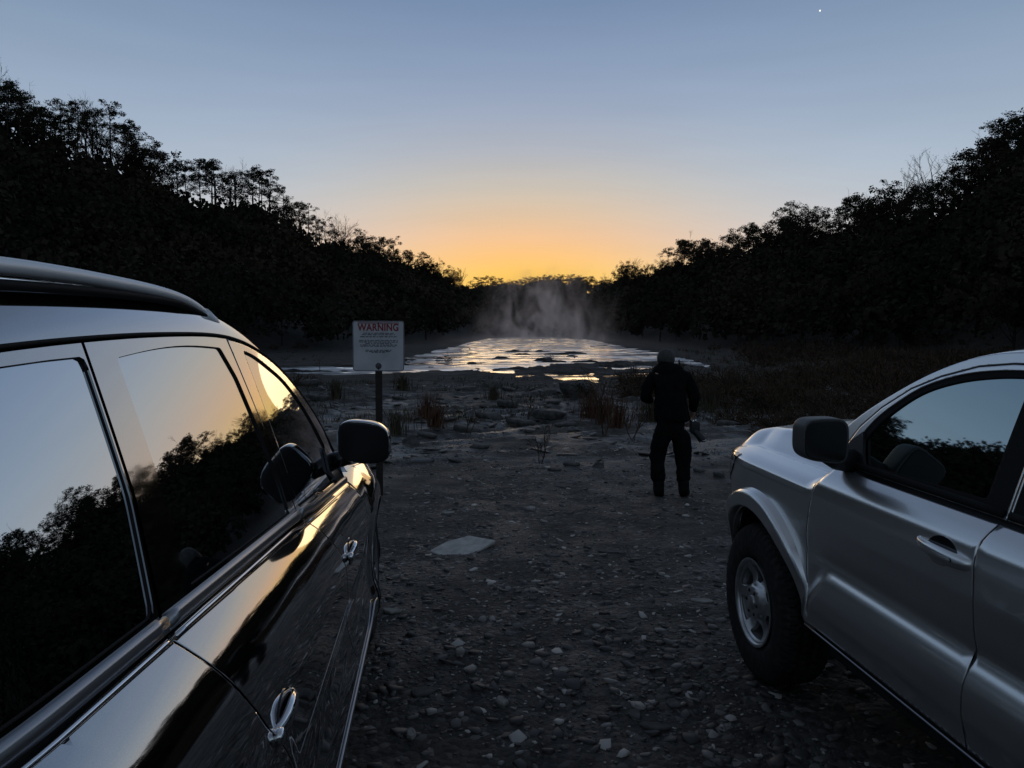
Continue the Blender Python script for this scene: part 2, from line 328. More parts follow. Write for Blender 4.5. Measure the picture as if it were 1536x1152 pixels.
def build_ground():
    aa = np.concatenate([np.linspace(R(-36), R(36), 760), np.linspace(R(36), R(324), 110)[1:-1]])
    rr = np.concatenate([[.02], np.exp(np.linspace(math.log(.5), math.log(12), 190)), np.exp(np.linspace(math.log(12), math.log(70), 250))[1:], np.exp(np.linspace(math.log(70), math.log(1500), 90))[1:]])
    A, RR = np.meshgrid(aa, rr); x = RR*np.sin(A+YAW); y = RR*np.cos(A+YAW)
    z = ground_z(x.ravel(), y.ravel()).reshape(x.shape)
    z = np.where(RR > 1000, -30, z)
    V = np.stack([x,y,z], -1).reshape(-1,3); n = len(aa); m = len(rr)
    i, j = np.meshgrid(np.arange(m-1), np.arange(n), indexing='ij'); j2 = (j+1) % n
    F = np.stack([i*n+j, (i+1)*n+j, (i+1)*n+j2, i*n+j2], -1).reshape(-1,4)[:, ::-1]
    me = mesh_np('ground', V, F, smooth=True)
    m_ = bpy.data.materials.new('gravel_and_rock'); m_.use_nodes = True; nt = m_.node_tree; N = nt.nodes; L = nt.links
    b = N['Principled BSDF']; b.inputs['Specular IOR Level'].default_value = .42
    tc = N.new('ShaderNodeTexCoord'); geo = N.new('ShaderNodeNewGeometry')
    def noise(s, d=6, vec=None, ro=.6):
        n_ = N.new('ShaderNodeTexNoise'); n_.inputs['Scale'].default_value = s; n_.inputs['Detail'].default_value = d; n_.inputs['Roughness'].default_value = ro
        L.new(vec or tc.outputs['Object'], n_.inputs['Vector']); return n_.outputs['Fac']
    def ramp(f, stops):
        r_ = N.new('ShaderNodeValToRGB'); e = r_.color_ramp.elements
        while len(e) > 1: e.remove(e[-1])
        for q,(p,c) in enumerate(stops):
            if q == 0: e[0].position = p; e[0].color = (*c,1)
            else: e.new(p).color = (*c,1)
        L.new(f, r_.inputs['Fac']); return r_.outputs['Color']
    def mix(f, a, c):
        x_ = N.new('ShaderNodeMix'); x_.data_type = 'RGBA'; L.new(f, x_.inputs['Factor']); L.new(a, x_.inputs['A']); L.new(c, x_.inputs['B']); return x_.outputs['Result']
    vor = N.new('ShaderNodeTexVoronoi'); vor.inputs['Scale'].default_value = 26; L.new(tc.outputs['Object'], vor.inputs['Vector'])
    sepc = N.new('ShaderNodeSeparateColor'); L.new(vor.outputs['Color'], sepc.inputs[0])
    grav = ramp(sepc.outputs[0], [(0,(.020,.0185,.017)),(.55,(.048,.044,.041)),(.85,(.09,.084,.078)),(.97,(.20,.185,.17)),(1,(.28,.26,.24))])
    soil = ramp(noise(3.5), [(.3,(.026,.023,.020)),(.65,(.062,.056,.049))])
    lot = mix(ramp(noise(1.1,5), [(.35,(0,0,0)),(.62,(1,1,1))]), soil, grav)
    mp = N.new('ShaderNodeMapping'); mp.inputs['Rotation'].default_value = (0,0,R(-24)); mp.inputs['Scale'].default_value = (.35,1.6,1.6); L.new(tc.outputs['Object'], mp.inputs['Vector'])
    rock = ramp(noise(1.4, 9, mp.outputs[0], .68), [(.36,(.020,.018,.017)),(.48,(.065,.06,.057)),(.57,(.17,.16,.155)),(.70,(.45,.43,.42))])
    veg = ramp(noise(2.2,7), [(.35,(.022,.019,.012)),(.7,(.08,.06,.038))])
    rk = mix(ramp(noise(.33,5), [(.42,(0,0,0)),(.58,(1,1,1))]), rock, veg)
    ln = N.new('ShaderNodeVectorMath'); ln.operation = 'LENGTH'; L.new(tc.outputs['Object'], ln.inputs[0])
    mr = N.new('ShaderNodeMapRange'); mr.inputs['From Min'].default_value = 9.5; mr.inputs['From Max'].default_value = 14; L.new(ln.outputs['Value'], mr.inputs['Value'])
    c1 = mix(mr.outputs[0], lot, rk)
    mr2 = N.new('ShaderNodeMapRange'); mr2.inputs['From Min'].default_value = 60; mr2.inputs['From Max'].default_value = 95; L.new(ln.outputs['Value'], mr2.inputs['Value'])
    c2 = mix(mr2.outputs[0], c1, ramp(noise(.5,6), [(.35,(.012,.011,.008)),(.7,(.036,.028,.02))]))
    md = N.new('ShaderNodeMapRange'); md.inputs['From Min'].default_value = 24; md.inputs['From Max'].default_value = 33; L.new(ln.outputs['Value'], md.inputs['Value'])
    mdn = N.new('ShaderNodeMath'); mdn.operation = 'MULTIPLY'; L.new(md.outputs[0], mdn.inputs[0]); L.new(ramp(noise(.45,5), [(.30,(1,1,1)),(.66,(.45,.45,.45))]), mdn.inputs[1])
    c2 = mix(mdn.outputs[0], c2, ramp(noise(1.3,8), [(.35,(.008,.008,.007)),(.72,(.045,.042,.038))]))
    # brush covered right bank: brown litter instead of bare rock
    sx_ = N.new('ShaderNodeSeparateXYZ'); L.new(tc.outputs['Object'], sx_.inputs[0])
    at = N.new('ShaderNodeMath'); at.operation = 'ARCTAN2'; L.new(sx_.outputs['X'], at.inputs[0]); L.new(sx_.outputs['Y'], at.inputs[1])
    nzb = N.new('ShaderNodeMath'); nzb.operation = 'MULTIPLY_ADD'; L.new(noise(.25,4), nzb.inputs[0]); nzb.inputs[1].default_value = .22; L.new(at.outputs[0], nzb.inputs[2])
    mb_ = N.new('ShaderNodeMapRange'); mb_.inputs['From Min'].default_value = YAW+R(9)+.11; mb_.inputs['From Max'].default_value = YAW+R(13)+.11; L.new(nzb.outputs[0], mb_.inputs['Value'])
    mu = N.new('ShaderNodeMath'); mu.operation = 'MULTIPLY'; L.new(mb_.outputs[0], mu.inputs[0]); L.new(mr.outputs[0], mu.inputs[1])
    c2 = mix(mu.outputs[0], c2, ramp(noise(1.6,8), [(.35,(.012,.010,.008)),(.7,(.045,.035,.026))]))
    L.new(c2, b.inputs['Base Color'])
    mrr = N.new('ShaderNodeMapRange'); mrr.inputs['From Min'].default_value = 26; mrr.inputs['From Max'].default_value = 40; L.new(ln.outputs['Value'], mrr.inputs['Value'])
    rg = mix(mrr.outputs[0], mix(mr.outputs[0], ramp(noise(2,4), [(.38,(.62,.62,.62)),(.62,(.95,.95,.95))]), ramp(noise(.8,5), [(.38,(.36,.36,.36)),(.62,(.85,.85,.85))])), ramp(noise(.8,3), [(0,(.9,.9,.9)),(1,(1,1,1))])); L.new(rg, b.inputs['Roughness'])
    bp = N.new('ShaderNodeBump'); bp.inputs['Strength'].default_value = .8; bp.inputs['Distance'].default_value = .02
    L.new(vor.outputs['Distance'], bp.inputs['Height']); bp.invert = True
    bp2 = N.new('ShaderNodeBump'); bp2.inputs['Strength'].default_value = .7; bp2.inputs['Distance'].default_value = .05; L.new(noise(9,9,None,.7), bp2.inputs['Height']); L.new(bp.outputs[0], bp2.inputs['Normal'])
    L.new(bp2.outputs[0], b.inputs['Normal'])
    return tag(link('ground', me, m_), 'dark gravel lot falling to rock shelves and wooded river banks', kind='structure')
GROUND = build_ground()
def gz(x, y): return float(ground_z(np.array([x]), np.array([y]))[0])
def on_ground(px, py):
    d = ray(px, py); t = 1.0*1.006**np.arange(900); P = EYE+d*t[:,None]; z = ground_z(P[:,0], P[:,1])
    k = np.nonzero(P[:,2] <= z)[0]
    return P[k[0]] if len(k) else EYE+d*60

def build_water():
    m_ = bpy.data.materials.new('river_water'); m_.use_nodes = True; nt = m_.node_tree; N = nt.nodes; L = nt.links
    b = N['Principled BSDF']; b.inputs['Base Color'].default_value = (.90,.90,.92,1); b.inputs['Metallic'].default_value = .9
    b.inputs['Roughness'].default_value = .06; b.inputs['IOR'].default_value = 1.33
    tc = N.new('ShaderNodeTexCoord'); ln = N.new('ShaderNodeVectorMath'); ln.operation = 'LENGTH'; L.new(tc.outputs['Object'], ln.inputs[0])
    mr = N.new('ShaderNodeMapRange'); mr.inputs['From Min'].default_value = 46; mr.inputs['From Max'].default_value = 56
    mr.inputs['To Min'].default_value = .10; mr.inputs['To Max'].default_value = 1.0; L.new(ln.outputs['Value'], mr.inputs['Value'])
    mp = N.new('ShaderNodeMapping'); mp.inputs['Rotation'].default_value = (0,0,R(8)); mp.inputs['Scale'].default_value = (.35,1.0,1.0); L.new(tc.outputs['Object'], mp.inputs['Vector'])
    n1 = N.new('ShaderNodeTexNoise'); n1.inputs['Scale'].default_value = .55; n1.inputs['Detail'].default_value = 4; n1.inputs['Roughness'].default_value = .45; L.new(mp.outputs[0], n1.inputs['Vector'])
    bp = N.new('ShaderNodeBump'); bp.inputs['Distance'].default_value = .03; L.new(mr.outputs[0], bp.inputs['Strength']); L.new(n1.outputs['Fac'], bp.inputs['Height']); L.new(bp.outputs[0], b.inputs['Normal'])
    # foam on the riffles
    n2 = N.new('ShaderNodeTexNoise'); n2.inputs['Scale'].default_value = .22; n2.inputs['Detail'].default_value = 9; n2.inputs['Roughness'].default_value = .7; L.new(mp.outputs[0], n2.inputs['Vector'])
    r_ = N.new('ShaderNodeValToRGB'); r_.color_ramp.elements[0].position = .40; r_.color_ramp.elements[1].position = .66; L.new(n2.outputs['Fac'], r_.inputs['Fac'])
    ml = N.new('ShaderNodeMath'); ml.operation = 'MULTIPLY'; L.new(r_.outputs['Color'], ml.inputs[0]); L.new(mr.outputs[0], ml.inputs[1])
    foam = N.new('ShaderNodeBsdfPrincipled'); foam.inputs['Base Color'].default_value = (.92,.93,.95,1); foam.inputs['Roughness'].default_value = .42; foam.inputs['Metallic'].default_value = .75
    L.new(bp.outputs[0], foam.inputs['Normal'])
    ms = N.new('ShaderNodeMixShader'); L.new(ml.outputs[0], ms.inputs[0]); L.new(b.outputs[0], ms.inputs[1]); L.new(foam.outputs[0], ms.inputs[2])
    L.new(ms.outputs[0], N['Material Output'].inputs['Surface'])
    V = []; F = []
    aa = np.linspace(R(-38), R(22), 460); rr = np.concatenate([np.arange(36, 46, 1.0), np.arange(46, 200, .27), np.arange(200, 430, 6.0)])
    A, RR = np.meshgrid(aa, rr); X = RR*np.sin(A+YAW); Y = RR*np.cos(A+YAW)
    rough = .7+.3*sstep(.35,.6,fbm(X/14, Y/9, 3, 201))
    W = (fbm(X/2.6+Y/9, Y/1.25, 3, 211)-.5)*.15*rough*(.26+.74*sstep(47,53,RR))*(1-sstep(185,200,RR))
    V = np.stack([X, Y, WZ+W], -1).reshape(-1,3)
    n = len(aa); i, j = np.meshgrid(np.arange(len(rr)-1), np.arange(n-1), indexing='ij')
    F = np.stack([i*n+j, i*n+j+1, (i+1)*n+j+1, (i+1)*n+j], -1).reshape(-1,4)
    tag(link('water', mesh_np('water', V, F, True), m_), 'pale shallow river running over riffles between the rock shelves', kind='structure')
build_water()

# ------------------------------------------------------------------ stones on the lot
def stone_verts(sx, sy, sz, n, ang, r_):
    """flattish irregular slab: rings of n points"""
    t = np.sort((np.arange(n)+r_.uniform(-.28,.28,n))*2*math.pi/n)
    rad = r_.uniform(.72,1.08,n); o = np.stack([np.cos(t)*rad*sx, np.sin(t)*rad*sy], 1)
    V = []; tilt = r_.uniform(-.18,.18,2)
    for k, (sc, z) in enumerate(((.86,-.45),(1.0,.1),(.90,.42),(.62,.5))):
        q = o*sc; zz = sz*(z+ (r_.uniform(-.06,.06,n) if k else 0)) + q[:,0]*tilt[0]*.5+q[:,1]*tilt[1]*.5
        V.append(np.stack([q[:,0], q[:,1], zz], 1))
    V = np.concatenate(V); c, s = math.cos(ang), math.sin(ang); V[:,:2] = V[:,:2] @ np.array([[c,s],[-s,c]])
    F = [(i*n+j, i*n+(j+1)%n, (i+1)*n+(j+1)%n, (i+1)*n+j) for i in range(3) for j in range(n)]+[tuple(3*n+j for j in range(n))]
    return V, F
M['stone_pale'] = mat('pale_limestone', (.20,.19,.175), .85, noise=(14,(.36,.34,.31),7,.35,.7), bump=[(25,.6,.006),(120,.4,.002)])
M['slab'] = mat('pale_flagstone', (.34,.325,.31), .8, noise=(16,(.52,.50,.47),8,.35,.7), bump=[(30,.5,.006),(140,.4,.002)])
M['stone_dark'] = mat('dark_slate', (.04,.038,.036), .8, noise=(9,(.12,.113,.108),7,.35,.75), bump=[(18,.7,.01),(90,.4,.003)])
def pebble_mat():
    m = mat('gravel_chips', (.1,.1,.1), .8, bump=[(90,.25,.002)]); nt = m.node_tree; N = nt.nodes; L = nt.links
    g = N.new('ShaderNodeNewGeometry'); r = N.new('ShaderNodeValToRGB'); e = r.color_ramp.elements
    e[0].position = 0; e[0].color = (.030,.028,.026,1); e[1].position = 1; e[1].color = (.50,.47,.43,1); x = e.new(.55); x.color = (.05,.046,.043,1); x = e.new(.82); x.color = (.11,.103,.096,1); x = e.new(.91); x.color = (.27,.255,.24,1)
    L.new(g.outputs['Random Per Island'], r.inputs['Fac']); L.new(r.outputs['Color'], N['Principled BSDF'].inputs['Base Color']); return m
def shards(name, label, cat, seed, n, r0, r1, a0, a1, size, K, thr, mat_, hr=(.10,.32), zmin=0.0):
    r_ = np.random.default_rng(seed)
    a = r_.uniform(R(a0), R(a1), n)+YAW; rr = np.exp(r_.uniform(math.log(r0), math.log(r1), n)); x = rr*np.sin(a); y = rr*np.cos(a)
    k = fbm(x/1.3, y/1.3, 3, 91) > r_.uniform(thr,thr+.37,n); x = x[k]; y = y[k]; rr = rr[k]; z = ground_z(x, y)
    k = z > WZ+zmin; x, y, z, rr = x[k], y[k], z[k], rr[k]; n = len(x)
    sz = size(r_, rr, n); asp = r_.uniform(.4,.95,n); th = r_.uniform(0,6.28,n); h = sz*r_.uniform(hr[0],hr[1],n)
    t = (np.arange(K)+r_.uniform(-.32,.32,(n,K)))*2*math.pi/K
    rad = r_.uniform(.6,1.15,(n,K)); px = np.cos(t)*rad*sz[:,None]; py = np.sin(t)*rad*(sz*asp)[:,None]
    cx, sx = np.cos(th)[:,None], np.sin(th)[:,None]; tx, ty = r_.uniform(-.3,.3,(2,n,1))
    rings = []
    for sc, zz in ((1.0,-.4),(1.0,.6),(.86,1.0)):
        qx = (px*cx-py*sx)*sc; qy = (px*sx+py*cx)*sc; rings.append(np.stack([x[:,None]+qx, y[:,None]+qy, z[:,None]+h[:,None]*zz+tx*qx+ty*qy], -1))
    V = np.stack(rings, 1).reshape(-1,3); b = (np.arange(n)*3*K)[:,None]; j = np.arange(K); q = []
    for i in (0,1): q.append(np.stack([i*K+j, i*K+(j+1)%K, (i+1)*K+(j+1)%K, (i+1)*K+j], -1))
    q = np.concatenate(q); F4 = (b[:,:,None]+q[None]).reshape(-1,4); FK = (b+2*K+j[None]).reshape(-1,K)
    tag(link(name, mesh_np(name, V, [F4, FK]), mat_), label, cat, kind='stuff')
PM = pebble_mat(); M['rubble'] = pebble_mat(); M['rubble'].name = 'slate_rubble'; M['rubble'].node_tree.nodes['Principled BSDF'].inputs['Roughness'].default_value = .5; PM.node_tree.nodes['Principled BSDF'].inputs['Roughness'].default_value = .6
_e = [n for n in M['rubble'].node_tree.nodes if n.type == 'VALTORGB'][0].color_ramp.elements
for _q, _c in zip(_e, ((.016,.015,.014,1),(.036,.034,.032,1),(.065,.061,.058,1),(.12,.113,.107,1),(.26,.25,.24,1))): _q.color = _c
shards('gravel', 'loose broken gravel chips scattered over the parking ground', 'gravel', 3, 30000, 1.5, 15, -34, 38, lambda r_, rr, n: np.clip(.004*r_.pareto(1.35, n)+.005+.0010*rr, 0, .046), 5, .25, PM)
shards('rubble', 'broken slate rubble strewn over the rock shelf by the river', 'rubble', 4, 7500, 11.5, 40, -36, 15, lambda r_, rr, n: np.clip((.020*r_.pareto(1.4, n)+.018)*np.clip(rr/18,.6,2.2), 0, .20), 5, .22, M['rubble'], (.05,.17), .16)
ROCKS = [ # px, py, width px, depth m, height m, material, label
 (693,823,42,.20,.03,'slab','broad flat pale slab lying alone on the gravel between the two cars'),
 (898,700,17,.12,.10,'stone_dark','dark wedge shaped rock with a pale upper face near the feet of the person'),
 (617,663,17,.22,.20,'stone_dark','dark pointed boulder on the gravel edge right of the black wing mirror'),
 (690,982,9,.035,.035,'stone_pale','small square pale stone in the middle of the near gravel'),
 (753,1056,10,.05,.03,'stone_pale','oval pale stone lowest of the stones left of the frame centre'),
 (845,1008,10,.035,.02,'stone_pale','leaning pale flake below the small yellowish pebble'),
 (894,940,7,.03,.022,'stone_pale','small yellowish round pebble in the near gravel'),
 (795,763,9,.06,.04,'stone_pale','small pale rock beyond the broad slab'),
 (672,768,11,.05,.02,'stone_pale','thin white sliver of stone left of and beyond the broad slab'),
 (1054,902,20,.05,.02,'stone_pale','long thin pale stone beside the front tyre of the pickup'),
 (588,918,18,.05,.03,'stone_pale','long flat stone beside the front tyre of the dark car'),
 (636,1040,22,.05,.02,'stone_dark','long dull grey stone on the near left gravel'),
 (984,1090,26,.03,.018,'stone_dark','long narrow splinter of grey stone on the near right gravel'),
 (952,1072,12,.05,.02,'stone_dark','dull grey stone just above the long narrow splinter'),
 (1048,706,9,.10,.06,'stone_dark','flat dark rock with a white top right of the standing person'),
 (1078,712,9,.12,.08,'stone_dark','rounded dark rock just in front of the pickup corner'),
 (829,832,14,.05,.015,'stone_dark','flat grey flake right of the broad pale slab'),
 (938,960,10,.05,.03,'stone_dark','blunt grey stone beyond the long narrow splinter'),
 (915,826,22,.04,.014,'stone_dark','streak of flat stones in mid gravel right of centre'),
 (800,898,8,.04,.02,'stone_dark','dark egg shaped stone at the centre of the gravel'),
 (616,1104,9,.04,.03,'stone_pale','rounded grey stone at the bottom left of the gravel'),
 (1010,1056,12,.05,.018,'stone_dark','flat chip of slate right of the leaning pale flake'),
 (832,704,12,.09,.05,'stone_dark','low rounded rock left of the dark wedge rock'),
 (858,697,14,.10,.06,'stone_dark','twin humped low rock touching the wedge rock'),
]
def build_rocks():
    r_ = np.random.default_rng(11)
    for i,(px,py,w,dep,hh,mt,lab) in enumerate(ROCKS):
        p = on_ground(px, py+2); d = float(np.dot(p-EYE, FW)); sx = w*d/FPX*1.0
        V, F = stone_verts(1,1,1,9 if i else 7, 0 if sx > dep else .4, r_)
        V = V*np.array([sx, dep, hh]); V[:,2] += hh*.28
        if i == 0:
            t = [(-1,-.45),(-.62,.35),(.05,.95),(1.05,.62),(.62,-.30),(.10,-.95),(-.55,-.80)]; q = []
            for sc, zz in ((.97,-.5),(1.0,.1),(.97,.45),(.9,.5)): q += [(x*sc, y*sc, zz) for x, y in t]
            V = np.array(q)*np.array([sx*1.06, dep*1.35, hh]); V[:,2] += hh*.5+V[:,1]*.10; n7 = 7
            F = [(a*7+c, a*7+(c+1)%7, (a+1)*7+(c+1)%7, (a+1)*7+c)[::-1] for a in range(3) for c in range(7)]+[tuple(21+c for c in range(7))[::-1]]
        if i in (1,2): V[:,0] += V[:,2]*.5; V[V[:,2] > hh*.3, :2] *= .55
        # subdivide a little for softness
        mb = MB(); mb.add(V, F); o = mb.build('rock', M[mt], None, smooth=False); o.location = (p[0], p[1], gz(p[0],p[1])); o.rotation_euler[2] = -YAW+r_.uniform(-.25,.25)
        bv = o.modifiers.new('bevel', 'BEVEL'); bv.width = min(.012, hh*.2); bv.segments = 2
        tag(o, lab, 'rock', 'stones lying on the gravel')
    # countable boulders along the rock shelf: one shared label per spot
    spots = [(455,578,26),(480,600,18),(640,655,20),(700,648,22),(735,628,26),(780,636,24),(818,626,30),(760,610,20),(830,606,16),(870,595,30),(668,553,18),(660,605,14),(600,600,14),(1035,640,18),(1090,638,22),(1125,630,26),(700,585,20),(765,585,16),(545,640,14),(905,612,14),(720,672,18),(1150,650,22),(672,632,14),(850,640,20)]
    for i,(px,py,w) in enumerate(spots):
        p = on_ground(px, py); d = float(np.dot(p-EYE, FW)); sx = w*d/FPX
        V, F = stone_verts(1,1,1,10,0,r_); hh = sx*r_.uniform(.28,.5) if i not in (9,10) else sx*.9
        V = V*np.array([sx, sx*.7, hh]); V[:,2] += hh*.2; V[:,0] += V[:,2]*r_.uniform(-.6,.6)
        mb = MB(); mb.add(V, F); o = mb.build('boulder', M['stone_dark'], None, smooth=False); o.location = (p[0],p[1],gz(p[0],p[1])); o.rotation_euler[2] = r_.uniform(-.5,.5)
        o.rotation_euler[1] = r_.uniform(-.12,.2)
        bv = o.modifiers.new('bevel', 'BEVEL'); bv.width = .03; bv.segments = 2
        side_ = 'left of the sign' if px < 560 else ('right of the sign' if px < 720 else ('near the centre' if px < 880 else 'right of centre'))
        tag(o, 'low dark boulder '+side_+', '+['close to the river edge','halfway down the rock shelf','at the foot of the rock shelf'][0 if py < 600 else (1 if py < 636 else 2)], 'boulder', 'boulders on the rock shelf')
build_rocks()

# ------------------------------------------------------------------ car panels
def interp(tab, kw=.018):
    a = np.array(tab, float)
    xs, ys = a[:,0], a[:,1]
    # smooth (Catmull-like) interpolation on a fine table
    n = 400; xf = np.linspace(xs[0], xs[-1], n); yf = np.interp(xf, xs, ys)
    h = (xs[-1]-xs[0])/n; k = max(1, int(kw/h)) if (xs[-1]-xs[0]) < 2.5 else max(1, int(.06/h))
    ker = np.hanning(2*k+3); ker /= ker.sum(); yp = np.pad(yf, k+1, mode='edge')
    yp[:k+1] = yf[0]+(yf[0]-yf[1])*np.arange(k+1,0,-1); yp[-(k+1):] = yf[-1]+(yf[-1]-yf[-2])*np.arange(1,k+2)
    ys2 = np.convolve(yp, ker, 'valid')
    return lambda v: np.interp(v, xf, ys2)
def resample(P, step, closed=True):
    P = np.asarray(P, float); out = []; n = len(P)
    for i in range(n if closed else n-1):
        a = P[i]; b = P[(i+1)%n]; k = max(1, int(math.ceil(np.linalg.norm(b-a)/step)))
        for t in range(k): out.append(a+(b-a)*t/k)
    if not closed: out.append(P[-1])
    return np.array(out)
def smooth_poly(P, corner=40, step=.02):
    """rounds the corners of a closed polygon a little by Chaikin passes"""
    P = np.asarray(P, float)
    for _ in range(3):
        Q = []
        n = len(P)
        for i in range(n):
            a = P[i]; b = P[(i+1)%n]; Q.append(a*.75+b*.25); Q.append(a*.25+b*.75)
        P = np.array(Q)
    return P
def rounded(P, r=.03, n=5):
    """polygon with each corner replaced by an arc of about radius r"""
    P = np.asarray(P, float); out = []; N_ = len(P)
    for i in range(N_):
        a = P[i-1]; b = P[i]; c = P[(i+1)%N_]
        u = a-b; v = c-b; lu = np.linalg.norm(u); lv = np.linalg.norm(v); k = min(r, lu*.45, lv*.45)
        p = b+u/lu*k; q = b+v/lv*k
        for t in np.linspace(0, 1, n): out.append((1-t)**2*p+2*t*(1-t)*b+t*t*q)
    return np.array(out)
def area(P): x, y = P[:,0], P[:,1]; return .5*np.sum(x*np.roll(y,-1)-np.roll(x,-1)*y)
def spline(P, n=8, closed=False):
    P = np.asarray(P, float); Q = []
    m = len(P)
    rng_ = range(m) if closed else range(m-1)
    for i in rng_:
        p0 = P[(i-1)%m] if closed or i > 0 else P[0]; p1 = P[i]; p2 = P[(i+1)%m]; p3 = P[(i+2)%m] if closed or i+2 < m else P[-1]
        for t in np.arange(n)/n:
            Q.append(.5*((2*p1)+(-p0+p2)*t+(2*p0-5*p1+4*p2-p3)*t*t+(-p0+3*p1-3*p2+p3)*t**3))
    if not closed: Q.append(P[-1])
    return np.array(Q)
def nrm_of(S, u, v, sgn):
    e = 2e-3
    du = S(u+e, v)-S(u-e, v); dv = S(u, v+e)-S(u, v-e); n = np.cross(du, dv); n /= np.linalg.norm(n, axis=1)[:,None]+1e-12
    return n*sgn
def patch(name, S, loops, mat, parent=None, step=.035, thick=.018, sgn=1, off=0.0, bevel=.004, edge=True):
    """panel cut from the surface S(u,v) by loops (first outer, rest holes); edges turned inwards by thick"""
    LP = []
    for k, P in enumerate(loops):
        P = resample(P, step); a = area(P)
        if (a < 0) == (k == 0): P = P[::-1]
        LP.append(P)
    outs = []; B = []; I = []; E = []; base = 0; segA = []; segB = []
    for P in LP:
        t = np.roll(P,-1,0)-P; t /= np.linalg.norm(t,axis=1)[:,None]+1e-12; nl = np.stack([-t[:,1], t[:,0]], 1)
        nv = nl+np.roll(nl,1,0); nv /= np.linalg.norm(nv,axis=1)[:,None]+1e-9
        outs.append(-nv); B.append(P); I.append(P+nv*bevel); n = len(P)
        E += [(base+i, base+(i+1)%n) for i in range(n)]; base += n
        segA.append(P); segB.append(np.roll(P,-1,0))
    Bp = np.concatenate(B); OUT = np.concatenate(outs); Ip = np.concatenate(I); sa = np.concatenate(segA); sb = np.concatenate(segB)
    lo = Bp.min(0); hi = Bp.max(0)
    gx, gy = np.meshgrid(np.arange(lo[0]+step/2, hi[0], step), np.arange(lo[1]+step/2, hi[1], step)); G = np.stack([gx.ravel(), gy.ravel()], 1)
    def ins(Q):
        r = np.zeros(len(Q), bool)
        for P in LP: r ^= inside(P, Q[:,0], Q[:,1])
        return r
    def dist(Q):
        d = np.full(len(Q), 1e9)
        for a, b in zip(sa, sb):
            e = b-a; t = np.clip(((Q-a)@e)/(e@e+1e-12), 0, 1); d = np.minimum(d, np.linalg.norm(Q-a-t[:,None]*e, axis=1))
        return d
    G = G[ins(G)]
    if len(G): G = G[dist(G) > step*.4]
    if bevel > 0:
        Ik = Ip[ins(Ip)]; Ik = Ik[dist(Ik) > bevel*.7]
    else: Ik = np.zeros((0,2))
    pts = np.concatenate([Bp, Ik, G]); nb = len(Bp)
    vs_, _, fs, ov, _, _ = geometry.delaunay_2d_cdt([Vector(p) for p in pts], E, [], 0, 1e-7)
    Q = np.array([(v.x, v.y) for v in vs_]); T = np.array([f for f in fs if len(f) == 3], int)
    T = T[ins(Q[T].mean(1))]
    ar = (Q[T[:,1],0]-Q[T[:,0],0])*(Q[T[:,2],1]-Q[T[:,0],1])-(Q[T[:,1],1]-Q[T[:,0],1])*(Q[T[:,2],0]-Q[T[:,0],0])
    T = T[np.abs(ar) > 1e-10]; ar = ar[np.abs(ar) > 1e-10]; T[ar < 0] = T[ar < 0][:, ::-1]
    if sgn < 0: T = T[:, ::-1]
    P3 = S(Q[:,0], Q[:,1]); Nn = nrm_of(S, Q[:,0], Q[:,1], sgn)
    P3 = P3+Nn*off
    Nv = Nn.copy()
    b_of = {}
    for vi, lst in enumerate(ov):
        for q in lst:
            if q < nb: b_of[q] = vi
    e = 1e-3
    O3 = S(Bp[:,0]+OUT[:,0]*e, Bp[:,1]+OUT[:,1]*e)-S(Bp[:,0], Bp[:,1]); O3 /= np.linalg.norm(O3,axis=1)[:,None]+1e-12
    if bevel > 0:
        for q, vi in b_of.items():
            n = Nn[vi]+.8*O3[q]; Nv[vi] = n/np.linalg.norm(n)
    V = P3.tolist(); NV = Nv.tolist(); F = [tuple(t) for t in T.tolist()]
    LN = [NV[i] for f in F for i in f]
    if edge and thick > 0:
        s0 = len(V); Pb = S(Bp[:,0], Bp[:,1]); Nb = nrm_of(S, Bp[:,0], Bp[:,1], sgn)
        V += (Pb+Nb*off).tolist()+(Pb+Nb*(off-thick)).tolist()
        for (a, b) in E:
            f = (s0+a, s0+nb+a, s0+nb+b, s0+b) if sgn > 0 else (s0+b, s0+nb+b, s0+nb+a, s0+a)
            F.append(f)
            for i in f:
                k = (i-s0) % nb; LN.append(O3[k].tolist())
    me = bpy.data.meshes.new(name); me.from_pydata(V, [], F); me.update()
    me.polygons.foreach_set('use_smooth', np.ones(len(me.polygons), bool))
    if len(me.loops) == len(LN): me.normals_split_custom_set(LN)
    return link(name, me, mat, parent)
def grid(name, S, us, vs_, mat, parent=None, sgn=1, close_u=False):
    U, W = np.meshgrid(us, vs_); P = S(U.ravel(), W.ravel()); n = len(us); m = len(vs_)
    i, j = np.meshgrid(np.arange(m-1), np.arange(n-1), indexing='ij')
    F = np.stack([i*n+j, i*n+j+1, (i+1)*n+j+1, (i+1)*n+j], -1).reshape(-1,4)
    if sgn < 0: F = F[:, ::-1]
    me = mesh_np(name, P, F, True)
    return link(name, me, mat, parent)
def arc(cy, cz, r, a0, a1, n=24):
    t = np.linspace(R(a0), R(a1), n); return [(cy+r*math.cos(x), cz+r*math.sin(x)) for x in t]

